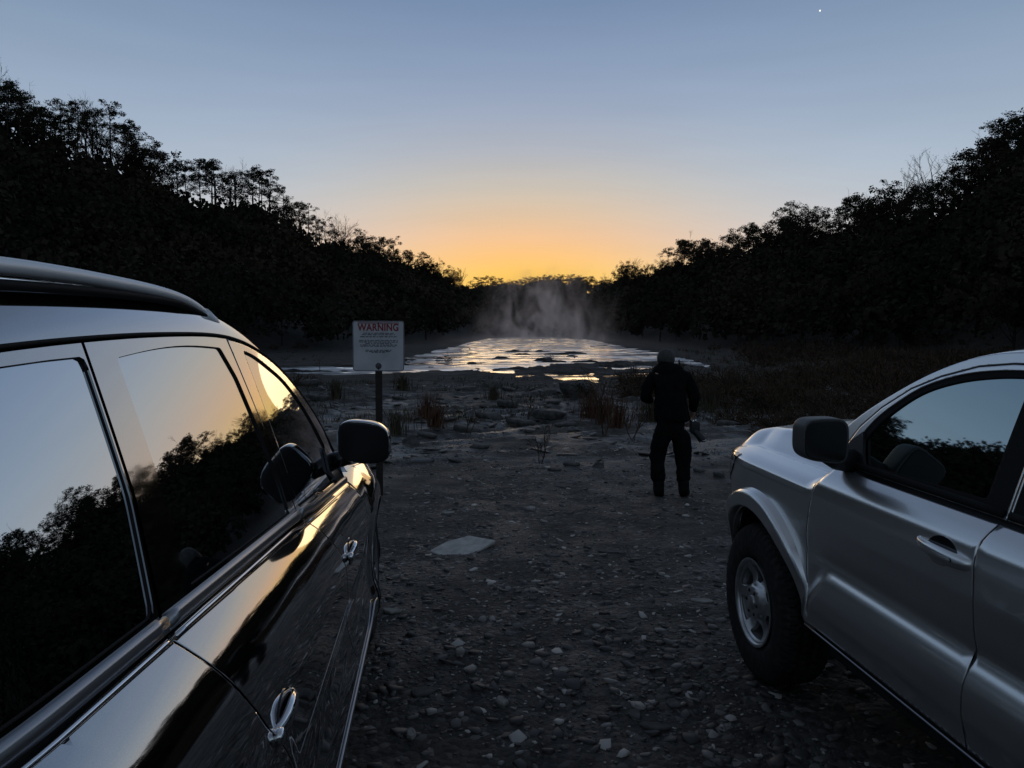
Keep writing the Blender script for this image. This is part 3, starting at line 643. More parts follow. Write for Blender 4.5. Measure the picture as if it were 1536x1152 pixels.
def wheel(parent, cy, x_out, side, r, width, rim_r, truck, steer=0.0):
    """side=+1: outer face looks to +x ; built at the local origin then placed"""
    w = empty('wheel', (x_out-side*0, cy, r)); w.parent = parent
    w.rotation_euler = (0, 0, steer)
    s = side
    # tyre: (a = distance inwards from outer face, radius)
    prof = [(.030,rim_r-.004),(.012,rim_r+.012),(.004,rim_r+.035),(0,rim_r+.065),(.002,r-.055),(.010,r-.028),(.024,r-.010),(.045,r-.002)]
    prof += [(.045+(width-.09)*k/12, r+ .002) for k in range(1,12)]
    prof += [(width-.045,r-.002),(width-.024,r-.010),(width-.010,r-.028),(width-.002,r-.055),(width,rim_r+.065),(width-.01,rim_r+.01),(width-.03,rim_r)]
    NB = 60 if truck else 84
    def mod(i, t):
        if i < 5 or i > 22: return 0*t
        ph = (i*1.7 + (i%2)*1.5); dep = .010 if truck else .006
        if i in (10, 14, 18): return 0*t-dep
        return -dep*(np.mod(t*NB/(2*math.pi)+ph*.5, 1) < .28)
    mb = MB(); mb.lathe([(-s*a, q) for a, q in prof], seg=NB*5, mod=mod); ty = mb.build('tyre', M['tyre'], w, angle=35)
    # rim barrel
    mb = MB(); mb.lathe([(-s*a, q) for a, q in [(.004,rim_r+.004),(.002,rim_r-.006),(.012,rim_r-.014),(.03,rim_r-.02),(.16,rim_r-.03),(width-.02,rim_r-.01)]], seg=72)
    rim = mb.build('rim', M['alloy'], w)
    # face with openings
    ns = 6 if truck else 5; ro = rim_r-.018; ri = .085 if truck else .075
    holes = []
    for k in range(ns):
        c = 2*math.pi*(k+.5)/ns; hw = (math.pi/ns)*(.70 if truck else .72)
        P = [(ro*.955*math.cos(c+t), ro*.93*math.sin(c+t)) for t in np.linspace(-hw, hw, 9)]+[(ri*1.22*math.cos(c+t), ri*1.22*math.sin(c+t)) for t in np.linspace(hw*.55, -hw*.55, 4)]
        holes.append(rounded(P, .012, 3))
    outer = [(ro*math.cos(t), ro*math.sin(t)) for t in np.linspace(0, 2*math.pi, 73)[:-1]]
    def S(u, v):
        q = np.hypot(u, v); a = .018+.030*np.sin(np.clip((ro-q)/(ro-ri),0,1)*math.pi*.9)-.018*sstep(ri*1.25, ri*.8, q)*1.0
        a = np.where(q < ri, a-.006, a)
        return np.stack([-s*a, u, v], 1)
    f = patch('rim_face', S, [np.array(outer)]+holes, M['alloy'], w, step=.016, thick=.022, sgn=s, bevel=.003)
    mb = MB(); mb.lathe([(-s*a, q) for a, q in [(-.006,.0005),(-.006,.024),(-.002,.033),(.014,.037),(.05,.04)]], seg=32); mb.build('centre_cap', M['alloy'] if truck else M['chrome'], w, angle=40)
    for k in range(ns):
        c = 2*math.pi*k/ns
        mb = MB(); mb.lathe([(-s*.000,.0005),(-s*.000,.009),(-s*.03,.011)], seg=10, c=(0,.060*math.cos(c),.060*math.sin(c))); mb.build('wheel_nut', M['darkmetal'], w)
    mb = MB(); mb.lathe([(-s*.09,.02),(-s*.09,rim_r*.78),(-s*.115,rim_r*.78)], seg=48); mb.build('brake_disc', M['darkmetal'], w)
    return w

# ------------------------------------------------------------------ dark SUV on the left
def build_suv():
    CX = -1.32; root = tag(empty('parked_suv', (CX, 2.85, 0)), 'dark glossy sport utility car with roof rails and chrome handles parked on the left', 'car')
    oy = -2.85
    belt = lambda y: 1.21+(1.39-np.clip(y,.6,3.75))*.079
    base = interp([(.20,.90),(.27,.95),(.33,1.0),(.40,1.012),(.46,1.005),(.53,.98),(.62,.972),(.75,.972),(.87,.977),(.94,.970),(1.0,.953),(1.05,.926),(1.09,.890),(1.135,.832),(1.17,.79)], .034)
    YF, LF, YB, LB = 4.30, .85, .85, .62
    def plan(y):
        f = (1-np.clip((y-YF)/LF,0,.999)**2.4)**(1/2.4); b = (1-np.clip((YB-y)/LB,0,.999)**2.8)**(1/2.8)
        t = 1+.0*y; return f*b*t
    def D(y, z):
        zz = .25+(z-.25)/(belt(y)-.25)*.88
        dep = .011*np.exp(-((z-.60)/.055)**2)*sstep(1.0,1.5,y)*(1-sstep(3.4,3.8,y))
        fl = 0
        for cy in (4.25, 1.38): fl = fl+.020*sstep(.43+.17, .43+.06, np.hypot(y-cy, z-.375))
        return (base(zz)-dep)*plan(y)+fl*plan(y)
    def G1(z): return .70+.28*(1.7-z)+.05*(1.7-z)*(z-1.1)
    def G2(z): return .655+.39*(1.7-z)+.06*(1.7-z)*(z-1.2)
    def GP(s, y, z, d=0.0):
        y = np.asarray(y, float); z = np.asarray(z, float)
        q = (1.32-G2(z))/(1.32-G1(z)); q = np.where(z > 1.12, q, 1.0+(q-1)*0+0*z)
        return np.stack([s*(G2(z)*(1-.06*sstep(1.0,.3,y))+d), y*q+oy, 1.75-(1.75-z)*q], 1)
    def side(s): return lambda y, z: np.stack([s*D(y,z), y+oy, z], 1)
    def gside(s, d=0.0): return lambda y, z: GP(s, y, z, d)
    FWY, RWY, WR, AR = 4.25, 1.38, .375, .43
    gut = spline([(.42,1.60),(.75,1.685),(1.175,1.719),(1.83,1.732),(2.41,1.716),(2.81,1.644),(3.11,1.526),(3.34,1.386),(3.53,1.21),(3.62,1.07)], 6)
    gz_ = lambda y: np.interp(y, gut[:,0], gut[:,1])
    gt = lambda y, d=0: (y, float(gz_(y))-d)
    def line(y0, y1, n=12, d=0): return [gt(y, d) for y in np.linspace(y0, y1, n)]
    cdtop, cdmid, cdbot = (1.437,1.715), (1.425,1.45), (1.37,1.22)
    sb_top, sb_1, sb_2 = (2.37,1.712), (2.455,1.438), (2.545,1.165)
    for s in (1, -1):
        g = gside(s); bs = side(s)
        sn = s
        def P(name, S, loops, m, par, **k): return patch(name, S, loops, m, par, sgn=sn if True else 1, **k)
        # body doors: lower half on side surface, upper frame on the glass surface, joined as one door thing
        bl = lambda y: float(belt(y))
        # FRONT DOOR
        gp = .0028
        shut = list(map(tuple, spline([(2.63,bl(2.63)-.004),(2.71,1.0),(2.85,.868),(2.94,.74),(2.965,.55),(2.95,.34)],4)))
        fd = [(y+gp,z) for y,z in shut]+[(3.72,.34),(3.78,.6),(3.78,.9),(3.74,bl(3.74)-.004)]+[(y,bl(y)-.004) for y in np.linspace(3.6,2.75,5)]
        d1 = P('door', bs, [np.array(fd)], M['suv_paint'], root)
        rd = [(y-gp,z) for y,z in shut[::-1]]
        shr = list(map(tuple, spline([(1.366,bl(1.37)-.004),(1.392,1.14),(1.45,1.045),(1.545,.935),(1.66,.82),(1.76,.70),(1.84,.56),(1.885,.44),(1.90,.34)],4)))
        rd = [(y+.0028,z) for y,z in shr]+rd+[(y,bl(y)-.004) for y in np.linspace(2.5,1.5,6)]
        d2 = P('door', bs, [np.array(rd)], M['suv_paint'], root)
        # quarter panel
        q = [(.30,bl(.3)-.004),(.30,.40),(.80,.40),(.95,.34)]+arc(RWY,WR,AR,186,0,26)+[(y-.0028,z) for y,z in shr[::-1]]+[(y,bl(y)-.004) for y in np.linspace(1.2,.5,5)]
        P('rear_quarter_panel', bs, [np.array(q)], M['suv_paint'], root)
        crest = lambda y: np.interp(y, [3.7,4.1,4.5,4.8,4.9],[1.018,1.01,.97,.925,.905])
        fz = [(3.785,.34)]+arc(FWY,WR,AR,180,0,26)+[(4.72,.36),(4.88,.40),(4.90,.70)]+[(y,float(crest(y))) for y in np.linspace(4.9,3.785,8)]+[(3.785,.6)]
        P('front_fender', bs, [np.array(fz)], M['suv_paint'], root)
        # wheel arch lips and liners
        for cy in (FWY, RWY):
            mb = MB(); t = np.linspace(R(-8), R(188), 40)
            pts = np.stack([s*(D(cy+AR*np.cos(t), WR+AR*np.sin(t))-.006), cy+oy+AR*np.cos(t), WR+AR*np.sin(t)], 1)
            mb.tube(pts, .010, 8, flat=1.0); mb.build('wheel_arch_lip', M['black'], root)
            U = np.linspace(R(-10), R(190), 30)
            grid('wheel_well', lambda u, v, cy=cy: np.stack([s*(.60+v*(D(cy+(AR+.015)*np.cos(u), WR+(AR+.015)*np.sin(u))-.64)), cy+oy+(AR+.015)*np.cos(u), WR+(AR+.015)*np.sin(u)], 1), U, np.linspace(0,1,4), M['black'], root, sgn=-s)
        # rocker chrome strip and sill
        mb = MB(); ys = np.linspace(1.95, 3.70, 40)
        mb.tube(np.stack([s*(D(ys, np.full(40,.395))+.004), ys+oy, np.full(40,.395)+.03*sstep(3.4,3.7,ys)], 1), .013, 8, flat=.5); mb.build('sill_strip', M['satin'], root)
        P('sill', lambda y, z: np.stack([s*(.90+.05*sstep(.2,.34,z)), y+oy, z], 1), [np.array([(1.88,.22),(3.80,.22),(3.80,.335),(1.88,.335)])], M['black'], root)
        # dark shell behind the gaps
        P('inner_shell', lambda y, z: np.stack([s*(D(y,z)-.045), y+oy, z], 1), [np.array([(.9,.42)]+arc(RWY,WR,AR+.03,170,10,14)+[(1.95,.3),(3.7,.3)]+arc(FWY,WR,AR+.03,170,80,9)+[(4.35,.9),(3.8,1.0),(.9,1.2)])], M['black'], root, edge=False, bevel=0)
        # greenhouse frames (door upper frames), painted
        top = .006
        wf = spline([(2.515,1.672),(2.64,1.650),(2.79,1.605),(2.96,1.545),(3.12,1.455),(3.26,1.345),(3.385,1.205)], 5)   # top edge of the front window
        wf_low = [(3.40,bl(3.4)+.035),(2.60,bl(2.6)+.035)]
        win1 = rounded(list(map(tuple, wf))+wf_low, .012, 3)
        fr1 = line(2.378,3.44,16,top)+[(3.50,1.19),(3.52,bl(3.5)+.012),(2.555,bl(2.55)+.012),(2.50,1.30),(2.455,1.438)]
        P('front_door_frame', g, [np.array(fr1), win1], M['suv_paint'], d1, thick=.012, step=.013)
        win2 = rounded([(1.556,1.690)]+[(y, 1.690+.014*math.sin((y-1.556)/.72*math.pi)) for y in np.linspace(1.62,2.21,9)]+[(2.275,1.690),(2.345,1.60),(2.40,1.43),(2.455,1.26),(2.46,bl(2.46)+.035),(1.545,bl(1.5)+.035),(1.556,1.45)], .012, 3)
        fr2 = line(1.443,2.364,10,top)+[(2.449,1.438),(2.495,1.30),(2.548,bl(2.55)+.012),(1.378,bl(1.37)+.012),(1.432,1.45)]
        P('rear_door_frame', g, [np.array(fr2), win2], M['suv_paint'], d2, thick=.012, step=.012, bevel=0)
        win3 = rounded([(.62,1.60),(.73,1.64),(.85,1.665),(1.0,1.684),(1.15,1.693),(1.3,1.697),(1.425,1.698),(1.414,1.45),(1.356,bl(1.35)+.035),(.60,bl(.6)+.035)], .02, 3)
        fr3 = line(.46,1.431,10,top)+[(1.419,1.45),(1.365,bl(1.37)+.012),(.42,bl(.5)+.012),(.43,1.5)]
        P('quarter_window_frame', g, [np.array(fr3), win3], M['suv_paint'], root, thick=.012, step=.012, bevel=0)
        for w_, par in ((win1,d1),(win2,d2),(win3,root)):
            c = w_.mean(0)
            P('window', gside(s,-.007), [w_+ (w_-c)*.012], M['tint'], par, bevel=0, thick=.004)
            # rubber seal round the pane
            mb = MB(); W2 = resample(w_, .03); W2 = np.concatenate([W2, W2[:1]])
            mb.tube(GP(s, W2[:,0], W2[:,1], -.0075), .0030, 6, cap=False); mb.build('window_seal', M['rubber'], par)
        # A pillar strip between gutter line and windshield
        # belt moulding: satin bar with a thin chrome line under it
        for nm, y0, y1, par in (('belt_moulding',2.55,3.50,d1),('belt_moulding',1.378,2.543,d2),('belt_moulding',.45,1.372,root)):
            ys = np.linspace(y0, y1, 24); zs = belt(ys)+.014; mb = MB()
            mb.tube(GP(s, ys, zs, .004), .017, 10, flat=.55); mb.build(nm, M['satin'], par)
            zs = belt(ys)-.008; mb = MB(); mb.tube(GP(s, ys, zs, .013), .0045, 8); mb.build('chrome_line', M['chrome'], par)
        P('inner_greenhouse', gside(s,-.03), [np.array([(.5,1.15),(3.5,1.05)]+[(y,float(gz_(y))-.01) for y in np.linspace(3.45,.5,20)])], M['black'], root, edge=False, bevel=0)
        # black gutter line
        mb = MB(); ys = np.linspace(.46,3.56,60); zs = gz_(ys)+.002
        mb.tube(GP(s, ys, zs, -.002), .0048, 6); mb.build('roof_seam', M['rubber'], root)
        # handles
        for hy, hz, par in ((3.05,.862,d1),(1.69,.893,d2)):
            h0 = MB(); x0 = float(D(np.array([hy]),np.array([hz]))[0])
            t = np.linspace(0,1,16); yy = hy-.095+.19*t; bow = .021*np.sin(math.pi*np.clip(t,0,1))**.5
            h0.tube(np.stack([s*(x0-.004+bow), yy+oy, hz+.012-.01*(2*t-1)**2], 1), .015+.007*np.sin(math.pi*t)**2, 14, flat=.6, cap=True)
            h0.build('handle', M['chrome'], par)
            P('handle_cup', lambda y, z: side(s)(y,z), [np.array([(hy+.078*math.cos(a), hz-.002+.052*math.sin(a)) for a in np.linspace(0,2*math.pi,25)[:-1]])], M['black_gloss'], par, off=.0025, thick=.004, bevel=.001)
            mb = MB(); add_se(mb, (s*(x0+.012), hy-.108+oy, hz+.006), (.024,.038,.034), .7,.7,16,10); mb.build('lock_cover', M['chrome'], par)
        # mirror
        mx = .975
        mb = MB()
        def fnm(p, s=s):
            q = p.copy(); back = q[:,1] < -.045; q[back,1] = -.045; o = s*q[:,0]/.11; q[:,2] += -.012*o-.010*o*o*np.sign(q[:,2])*0; q[:,2] = np.where(q[:,2] < 0, q[:,2]*(1-.10*np.maximum(o,0)), q[:,2]*(1-.16*np.maximum(o,0)**2)); return q
        cxm, cym, czm = s*(mx+.035), 3.30+oy, 1.262
        add_se(mb, (cxm,cym,czm), (.225,.17,.184), .6,.6,40,26,fnm); mir = mb.build('wing_mirror', M['suv_paint'], root)
        mb = MB()
        def fg(p): q = p.copy(); o = s*q[:,0]/.11; q[:,2] += -.012*o; q[:,2] = np.where(q[:,2] < 0, q[:,2]*(1-.10*np.maximum(o,0)), q[:,2]*(1-.16*np.maximum(o,0)**2)); return q
        add_se(mb, (cxm,cym-.0465,czm), (.212,.006,.172), .5,.6,40,10,lambda p: fg(np.stack([p[:,0],p[:,1],p[:,2]],1))); mb.build('mirror_glass', M['mirror_dark'], mir)
        mb = MB(); mb.tube([(s*.83,3.40+oy,1.155),(s*.89,3.36+oy,1.175),(s*.95,3.33+oy,1.195)], [.045,.038,.032], 14, flat=1.0); mb.build('mirror_arm', M['black_gloss'], mir)
        P('mirror_base', gside(s,.006), [np.array([(3.27,bl(3.4)+.03),(3.49,bl(3.5)+.03),(3.40,1.20),(3.32,1.24)])], M['black_gloss'], root, thick=.01)
        # roof rail
        mb = MB(); pts = spline([(.76,1.775),(.85,1.812),(.97,1.835),(1.41,1.852),(1.9,1.848),(2.22,1.835),(2.41,1.812),(2.56,1.780),(2.70,1.735)], 8)
        xs = np.interp(pts[:,0], [.75,2.5],[.60,.59])
        rads = np.interp(pts[:,0], [.76,.9,2.4,2.70],[.011,.0155,.0155,.010]); mb.tube(np.stack([s*xs, pts[:,0]+oy, pts[:,1]], 1), rads, 14, flat=1.15)
        rl = mb.build('roof_rail', M['rail'], root)
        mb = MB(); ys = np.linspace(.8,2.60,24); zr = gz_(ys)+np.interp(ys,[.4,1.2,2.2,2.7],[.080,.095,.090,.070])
        mb.tube(np.stack([s*np.full(24,.596), ys+oy, zr], 1), np.interp(ys,[.75,.8,2.3,2.5],[.006,.010,.010,.006]), 10, flat=1.8); mb.build('rail_gap_shade', M['rubber'], rl)  # black strip standing in for the shadow in the gap between rail and roof
        for q0, q1 in (((.82,1.745),(.88,1.815)),((2.64,1.735),(2.50,1.79))):
            mb = MB(); mb.tube([(s*.596,q0[0]+oy,q0[1]),(s*.596,(q0[0]+q1[0])/2+oy,(q0[1]+q1[1])/2+.004),(s*.596,q1[0]+oy,q1[1])],[.020,.021,.019],12,flat=1.1); mb.build('rail_foot', M['rail'], rl)
    # roof, windshield, rear glass, hood, fascias
    def roofS(u, y):     # u in -1..1
        e = GP(1, y, gz_(y)); c = np.interp(y, [.4,1.2,2.2,2.7,3.0],[.10,.145,.14,.11,.06])
        zz = e[:,2]+c*.85*(1-np.abs(u)**12)+c*.08*(1-u*u)
        return np.stack([u*e[:,0], e[:,1], zz], 1)
    hdr = lambda u: 2.78+.13*(1-u*u)
    us = np.sin(np.linspace(-math.pi/2, math.pi/2, 60)*.999)
    def roofgrid(u, t): return roofS(u, .42+t*(hdr(u)-.42))
    grid('roof', roofgrid, us, np.linspace(0,1,60), M['suv_paint'], root, sgn=1)
    ya = interp([(1.02,3.68),(1.21,3.53),(1.386,3.34),(1.526,3.11),(1.63,2.84),(1.66,2.78)])
    def ws(u, t):
        yr = hdr(u); pr = roofS(u, yr); 
        yb = 3.70+.16*(1-u*u); zb = 1.03+0*u; pe = 0
        # edge follows the gutter
        tz = t; yy = yr+(yb-yr)*t; ye = 2.78+(3.66-2.78)*t; ze0 = gz_(ye); pe = GP(1, ye, ze0); xe = pe[:,0]; ze = pe[:,2]; ye = pe[:,1]-oy; yr = pr[:,1]-oy
        k = np.abs(u)**6
        yy = yr+(yb-yr)*t; z = (1-k)*(pr[:,2]+(zb-pr[:,2])*(t**1.18))+k*ze
        y = (1-k)*yy+k*ye
        return np.stack([u*xe, y+oy, z], 1)
    grid('windscreen', ws, us, np.linspace(0,1,30), M['tint'], root, sgn=1)
    def hood(u, t):
        ye = 3.70+t*1.20; cr = np.interp(ye, [3.7,4.1,4.5,4.8,4.9],[1.018,1.01,.97,.925,.905]); w = D(ye, cr)
        y0 = 3.70+.16*(1-u*u); yf = YF+LF*(1-np.abs(.775*u)**2.4)**(1/2.4)
        return np.stack([u*w, y0+t*(yf-y0)+oy, cr+.075*np.interp(t,[0,.3,.8,.93,1],[.6,1,.8,.4,0])*(1-np.abs(u)**2.6)**.8], 1)
    grid('bonnet', hood, us, np.linspace(0,1,30), M['suv_paint'], root)
    def front(th, z):
        n = 2.4; c = np.cos(th); sn = np.sin(th); d0 = base(np.clip(z+.05,.25,1.1))*.97
        return np.stack([np.sign(c)*np.abs(c)**(2/n)*d0, YF+LF*np.abs(sn)**(2/n)*(1-.10*np.abs(z-.55))+oy, z], 1)
    th0 = .78
    grid('front_bumper', front, np.linspace(R(41), R(139), 60), np.linspace(.24,.905,24), M['suv_paint'], root, sgn=-1)
    patch('grille', front, [rounded([(R(72),.45),(R(108),.45),(R(110),.78),(R(70),.78)],.03)], M['black_gloss'], root, sgn=-1, off=.006)
    for a in (48, 118): patch('headlight', front, [rounded([(R(a),.70),(R(a+16),.70),(R(a+14),.84),(R(a),.86)],.02)], M['lamp'], root, sgn=-1, off=.006)
    def rear(th, z):
        n = 2.8; c = np.cos(th); sn = np.sin(th); d0 = np.where(z < 1.14, base(np.clip(z,.25,1.13))*.985, G2(z)*.95)
        yy = YB-LB*np.abs(sn)**(2/n)*(1-.38*sstep(1.1,1.75,z))
        return np.stack([np.sign(c)*np.abs(c)**(2/n)*d0, yy+oy, z], 1)
    grid('tailgate', rear, np.linspace(R(22), R(158), 60), np.linspace(.26,1.68,40), M['suv_paint'], root, sgn=1)
    patch('rear_window', rear, [rounded([(R(50),1.22),(R(130),1.22),(R(126),1.58),(R(54),1.58)],.03)], M['tint'], root, sgn=1, off=.006)
    for a in (30, 134): patch('tail_lamp', rear, [rounded([(R(a),.90),(R(a+16),.90),(R(a+16),1.14),(R(a),1.14)],.02)], M['lamp'], root, sgn=1, off=.006)
    mb = MB(); mb.box((0,2.75+oy,.27),(1.66,4.2,.12)); mb.build('underbody', M['black'], root, smooth=False)
    for s in (1,-1):
        for cy in (FWY, RWY): wheel(root, cy+oy, s*.968, s, WR, .235, .235, False)
    return root
suv = build_suv()

# ------------------------------------------------------------------ silver pickup on the right
def build_truck():
    CX = 2.48; oy = -1.8
    root = empty('parked_pickup', (CX, -oy, 0)); tag(root, 'silver pickup truck with dark tinted windows parked on the right', 'pickup truck')
    base = interp([(.42,.86),(.47,.90),(.50,.925),(.56,.934),(.60,.946),(.66,.948),(.70,.943),(.73,.934),(.755,.920),(.775,.905),(.795,.901),(.82,.907),(.86,.913),(.95,.918),(1.05,.914),(1.10,.904),(1.128,.880),(1.165,.825),(1.2,.78)], .009)
    base_f = interp([(.42,.86),(.50,.89),(.6,.90),(.765,.908),(.79,.908),(.86,.914),(.95,.918),(1.03,.914),(1.065,.903),(1.088,.862),(1.11,.78),(1.135,.68)], .009)
    YF, LF = 3.72, .78
    FWY, RWY, WR, AR = 3.60, .10, .385, .475
    def plan(y): return (1-np.clip((y-YF)/LF,0,.999)**2.5)**(1/2.5)
    def flare(y, z):
        o = 0
        for cy in (FWY, RWY):
            rr = np.hypot(y-cy, z-WR); o = o + .052*sstep(AR+.125, AR+.085, rr)*sstep(.50,.78,z+0*y)
        return o
    def D(y, z):
        yst = np.interp(z, [.5,.62,.77,.80,.82],[3.12,3.04,2.90,3.09,3.09]); w = sstep(yst-.07, yst+.07, y)
        return (base(z)*(1-w)+base_f(z)*w)*plan(y)
    def G(y, z): return .62+.36*(1.67-z)+.06*(1.67-z)*(z-1.17)
    def side(s): return lambda y, z: np.stack([s*D(y,z), y+oy, z], 1)
    def gside(s, d=0.0): return lambda y, z: np.stack([s*(G(y,z)+d), y+oy, z], 1)
    gut = spline([(.62,1.60),(.8,1.655),(1.4,1.672),(2.0,1.675),(2.28,1.668),(2.42,1.655),(2.55,1.625),(2.70,1.568),(2.86,1.485),(3.02,1.385),(3.16,1.27),(3.26,1.16)], 6)
    gz_ = lambda y: np.interp(y, gut[:,0], gut[:,1])
    for s in (1, -1):
        bs = side(s); g = gside(s)
        def P(name, S, loops, m, par, **k): return patch(name, S, loops, m, par, sgn=s, **k)
        zb = 1.165
        # front door
        f = [(3.075,zb),(3.06,1.04),(3.095,.86),(3.095,.60),(3.07,.50)]
        r = [(2.092,zb),(2.080,1.12),(2.066,.97),(2.06,.80),(2.055,.50)]
        d1 = P('door', bs, [np.array([(y-.003,z) for y,z in f]+[(y+.003,z) for y,z in r[::-1]])], M['truck_paint'], root, step=.03)
        r2 = [(1.06,zb),(1.05,.95),(1.02,.80),(.98,.66),(.94,.50)]
        d2 = P('door', bs, [np.array([(y-.003,z) for y,z in r]+[(y+.003,z) for y,z in r2[::-1]])], M['truck_paint'], root, step=.03)
        fen = [(y+.003,z) for y,z in f]+[(3.10,.44)]+[(3.13,.43)]+arc(FWY,WR,AR,172,8,28)+[(4.12,.46),(4.22,.50),(4.24,.80),(4.24,1.06)]+[(y,float(np.interp(y,[3.1,3.95,4.24],[1.115,1.113,1.065]))) for y in np.linspace(4.2,3.1,14)]
        P('front_fender', bs, [np.array(fen)], M['truck_paint'], root, step=.0105)
        cabr = [(y-.003,z) for y,z in r2]+[(.80,.50),(.77,.56),(.765,.8),(.765,zb)]
        P('cab_corner', bs, [np.array(cabr[::-1])], M['truck_paint'], root)
        bed = [(.75,.50),(.66,.50)]+arc(RWY,WR,AR,14,166,28)+[(-.75,.52),(-1.05,.56),(-1.05,1.17),(.75,1.17)]
        P('bed_side', bs, [np.array(bed)], M['truck_paint'], root)
        P('inner_shell', lambda y, z: np.stack([s*(D(y,z)-.07), y+oy, z], 1), [np.array([(-1,.55),(-.45,.6)]+arc(RWY,WR,AR+.06,160,20,14)+[(.66,.44),(3.05,.44)]+arc(FWY,WR,AR+.06,165,85,10)+[(3.75,1.0),(3.1,1.08),(-1,1.12)])], M['black'], root, edge=False, bevel=0)
        for cy in (FWY, RWY):
            U = np.linspace(R(-10), R(190), 30)
            grid('wheel_well', lambda u, v, cy=cy: np.stack([s*(.50+v*(D(cy+(AR+.02)*np.cos(u), WR+(AR+.02)*np.sin(u))-.54)), cy+oy+(AR+.02)*np.cos(u), WR+(AR+.02)*np.sin(u)], 1), U, np.linspace(0,1,4), M['black'], root, sgn=-s)
        # thin bright edge of the sill
        mb = MB(); ys = np.linspace(1.0,3.05,20); mb.tube(np.stack([np.full(20,s*.932), ys+oy, np.full(20,.490)],1), .0042, 6); mb.build('sill_edge', M['satin'], root)
        P('sill', lambda y, z: np.stack([s*(.80+.06*sstep(.36,.45,z)), y+oy, z], 1), [np.array([(.95,.34),(3.08,.34),(3.08,.45),(.95,.45)])], M['black'], root)
        # windows and frames
        wt = spline([(2.955,1.25),(2.90,1.345),(2.80,1.435),(2.68,1.507),(2.52,1.556),(2.35,1.582),(2.205,1.590)], 5)
        win1 = rounded(list(map(tuple, wt))+[(2.205,1.215),(2.955,1.205)], .014, 3)
        fr1 = [(3.07,zb+.01),(3.06,1.235),(3.0,1.335),(2.90,1.425),(2.76,1.512),(2.62,1.567),(2.45,1.612),(2.30,1.628),(2.098,1.632),(2.098,zb+.01)]
        # painted frame with an opening larger than the pane for the black surround
        c = win1.mean(0)
        big = rounded(spline([(3.0,1.185),(2.99,1.27),(2.92,1.375),(2.81,1.462),(2.69,1.53),(2.52,1.582),(2.35,1.606),(2.20,1.612)],4).tolist()+[(2.105,1.612),(2.105,1.185)], .008, 3)
        P('front_door_frame', g, [np.array(fr1), big], M['truck_paint'], d1, thick=.014, step=.012)
        P('window_surround', gside(s,-.004), [big+(big-big.mean(0))*.004, win1], M['rubber'], d1, thick=.01)
        P('window', gside(s,-.010), [win1+(win1-c)*.01], M['tint_truck'], d1, bevel=0, thick=.003)
        win2 = rounded([(2.01,1.215),(2.01,1.588),(1.5,1.60),(1.22,1.575),(1.17,1.40),(1.16,1.215)], .03, 3)
        big2 = rounded([(2.085,1.185),(2.085,1.612),(1.5,1.618),(1.18,1.595),(1.12,1.40),(1.11,1.185)], .02, 3)
        fr2 = [(2.092,zb+.01),(2.092,1.632),(1.5,1.636),(1.10,1.615),(1.065,1.4),(1.063,zb+.01)]
        P('rear_door_frame', g, [np.array(fr2), big2], M['truck_paint'], d2, thick=.014, step=.012)
        P('window_surround', gside(s,-.004), [big2, win2], M['rubber'], d2, thick=.01)
        P('window', gside(s,-.010), [win2+(win2-win2.mean(0))*.01], M['tint_truck'], d2, bevel=0, thick=.003)
        # roof side and pillars round the frames
        pil = [(float(a),float(b)) for a,b in gut if a > .64]
        out = [(3.20,zb)]+[(a,b) for a,b in pil[::-1] if b > 1.19]+[(.66,1.3),(.70,zb)]
        hole = [(3.073,zb+.004),(3.065,1.238),(3.004,1.338),(2.904,1.429),(2.763,1.516),(2.623,1.571),(2.452,1.616),(2.30,1.632),(2.095,1.636),(1.5,1.640),(1.095,1.619),(1.061,1.4),(1.058,zb+.004)]
        allp = out[:1]+out[1:]+[(1.055,zb)]+[(y,z) for y,z in hole[::-1]][1:]+[(3.08,zb)]
        P('roof_side', g, [np.array(allp)], M['truck_paint'], root, step=.012)
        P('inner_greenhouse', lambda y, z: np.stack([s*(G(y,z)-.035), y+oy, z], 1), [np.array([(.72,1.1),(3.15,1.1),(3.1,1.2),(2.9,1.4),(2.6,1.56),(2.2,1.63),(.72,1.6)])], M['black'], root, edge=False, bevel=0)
        # belt weather strip
        for y0, y1, par in ((2.11,3.0,d1),(1.12,2.08,d2)):
            ys = np.linspace(y0, y1, 12); mb = MB(); mb.tube(np.stack([s*(G(ys,np.full(12,1.192))+.006), ys+oy, np.full(12,1.192)],1), .014, 8, flat=.8); mb.build('belt_strip', M['rubber'], par)
        # handles with cup and key lock
        for hy, par in ((2.215,d1),(1.20,d2)):
            hz = 1.052; x0 = float(D(np.array([hy]),np.array([hz]))[0])
            P('handle_cup', bs, [np.array([(hy+.005+.070*math.cos(a), hz+.002+.042*math.sin(a)) for a in np.linspace(0,2*math.pi,29)[:-1]])], M['black_gloss'], par, off=.0015, thick=.004, bevel=.001)
            t = np.linspace(0,1,18); yy = hy+.125-.25*t; bow = .030*np.sin(math.pi*t)**.5
            mb = MB(); mb.tube(np.stack([s*(x0-.006+bow-.003), yy+oy, hz+.002-.012*t], 1), .015+.009*t*np.sin(math.pi*np.clip(t,0,1))**.4+.004*np.sin(math.pi*t), 14, flat=.7); mb.build('handle', M['truck_paint'], par)
            mb = MB(); mb.lathe([(s*(x0+.030),.0004),(s*(x0+.030),.007),(s*(x0+.02),.008)], seg=16, c=(0,hy-.075+oy,hz-.006)); mb.build('key_lock', M['black'], par)
            mb = MB(); add_se(mb, (s*(x0-.002), hy+.015+oy, hz-.032), (.014,.10,.036), .8,.8,18,10); mb.build('handle_lip', M['truck_paint'], par)
